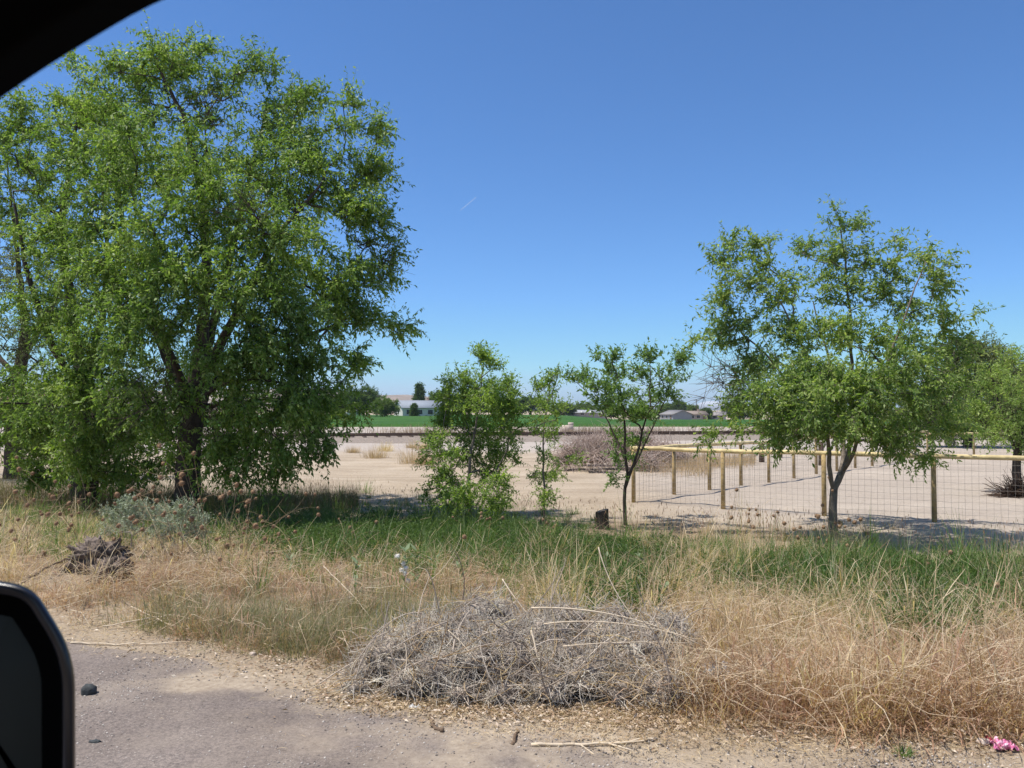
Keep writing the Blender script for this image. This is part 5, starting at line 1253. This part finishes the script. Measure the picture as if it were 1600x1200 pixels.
def gravel(N):
    px = rng.uniform(60, 1700, N); py = rng.uniform(1000, 1210, N) ; P = Gv(px, py); s_ = rs(P[:, 0], P[:, 1]); k = (s_ < .6) & (fbm(P[:, 0] * 2, P[:, 1] * 2, 3) + .35 > rng.rand(N) * .8); P = P[k]; n = len(P)
    P[:, 2] = np.maximum(P[:, 2], .006); r_ = .0026 + .007 * rng.rand(n) ** 4
    o8 = np.array([[1, 0, 0], [0, 1, 0], [-1, 0, 0], [0, -1, 0], [0, 0, .7], [0, 0, -.5]]); V = P[:, None] + o8[None] * r_[:, None, None] * rng.uniform(.7, 1.3, (n, 6, 1))
    T = np.array([[0, 1, 4], [1, 2, 4], [2, 3, 4], [3, 0, 4], [1, 0, 5], [2, 1, 5], [3, 2, 5], [0, 3, 5]]); T = (np.arange(n)[:, None, None] * 6 + T[None]).reshape(-1, 3)
    tag(new_obj('loose_gravel', mesh_np('loose_gravel', V.reshape(-1, 3), [T]), M['grit']), 'loose grit on the worn asphalt edge', 'gravel', kind='stuff')
M['grit'] = leafy('grit', [(0.09, 0.08, 0.075), (0.30, 0.26, 0.235), (0.62, 0.56, 0.50)], 0, .9, .1)
gravel(42000)
def crumple(name, p, size, m, label, cat, h=.5, n=22):
    u = np.linspace(-1, 1, n); X, Y_ = np.meshgrid(u, u); e = np.sqrt(np.clip(1 - np.maximum(X ** 2, Y_ ** 2) * .5, 0, 1)); s0 = rng.rand() * 90
    f = fbm(X * 2.2 + s0, Y_ * 2.2, 4); g_ = fbm(X * 2.2 + s0 + 31, Y_ * 2.2 + 7, 4)
    V = np.stack([X * size[0] / 2 * e * (1 + .4 * f), Y_ * size[1] / 2 * e * (1 + .4 * g_), np.abs(f) * 2 * size[0] * h * e + .004], -1).reshape(-1, 3)
    i = np.arange(n - 1)[:, None]; j = np.arange(n - 1)[None]
    o = new_obj(name, mesh_np(name, V, [np.stack([i * n + j, i * n + j + 1, (i + 1) * n + j + 1, (i + 1) * n + j], -1).reshape(-1, 4)]), m); o.location = p; tag(o, label, cat)
def plastic(name, col, alpha, rough=.25):
    m, nt, b = mat(name); b.inputs['Base Color'].default_value = (*col, 1); b.inputs['Roughness'].default_value = rough; b.inputs['Alpha'].default_value = alpha; return m
M['clear'] = plastic('clear_plastic', (.8, .82, .85), .38, .15)
m, nt, b = mat('pink_wrap'); nt.links.new(ramp(nt, noise(nt, 22, 3), [(.38, (.75, .55, .65)), (.5, (.62, .10, .28)), (.62, (.70, .28, .48))]), b.inputs['Base Color']); b.inputs['Roughness'].default_value = .35; M['pink'] = m
crumple('plastic_bag', G(1118, 1072) + [0, 0, .06], (.19, .15), M['clear'], 'crumpled clear plastic bag caught in the weeds right of the brush heap', 'plastic bag', .5)
crumple('plastic_bag', G(648, 1110), (.11, .06), M['clear'], 'small clear plastic scrap on the shoulder below the heap', 'plastic bag', .25)
crumple('wrapper', G(1568, 1172), (.16, .11), M['pink'], 'pink crumpled wrapper on the shoulder at the lower right corner', 'wrapper', .3)
m, nt, b = mat('red_wrap'); b.inputs['Base Color'].default_value = (.35, .02, .06, 1); b.inputs['Roughness'].default_value = .4; M['red'] = m
crumple('wrapper', G(1545, 1160), (.06, .05), M['red'], 'small dark red scrap lying beside the pink wrapper', 'wrapper', .4)
# things on the lot
g = G(887, 676); mb = MB(); mb.box((0, 0, .35), (.9, .6, .7), .3); mb.box((.3, .1, .8), (.45, .4, .3), .1); o = mb.build('concrete_block', M['stone_pale'], None, False, False); o.location = g; tag(o, 'pale broken concrete block by the track, left of the mauve brush heap', 'block')
mb = MB(); a_, c_ = G(1162, 716), G(1181, 712); mb.tubes(np.array([[a_ + [0, 0, .06], (a_ + c_) / 2 + [0, 0, .06], c_ + [0, 0, .06]]]), np.full((1, 3), .06), 10, True); tag(mb.build('pipe', M['trim'], None, True), 'white plastic pipe lying on the ground behind the side fence', 'pipe')
p0 = G(1592, 776); heap('root_heap', [(p0[0], p0[1], p0[2] + .03, .24), (p0[0] + .35, p0[1], p0[2] + .03, .22), (p0[0] - .2, p0[1] - .05, p0[2] + .02, .16)], 900, .009, .5, M['timber'], M['core'], 'dark heap of roots and sticks at the foot of the paddock tree', 'root heap')

# ------------------------------------------------------------------ thin dry-air haze
hz = MB(); hz.box((0, 0, 62), (19000, 19000, 140)); hm_ = bpy.data.materials.new('haze'); hm_.use_nodes = True
hn = hm_.node_tree; hn.nodes.remove(hn.nodes['Principled BSDF'])
pv = hn.nodes.new('ShaderNodeVolumePrincipled'); pv.inputs['Color'].default_value = (.82, .9, 1, 1); pv.inputs['Density'].default_value = .00012; pv.inputs['Anisotropy'].default_value = .2
hn.links.new(pv.outputs[0], hn.nodes['Material Output'].inputs['Volume'])
tag(hz.build('haze', hm_), 'thin pale haze over the far fields', 'haze', kind='stuff')
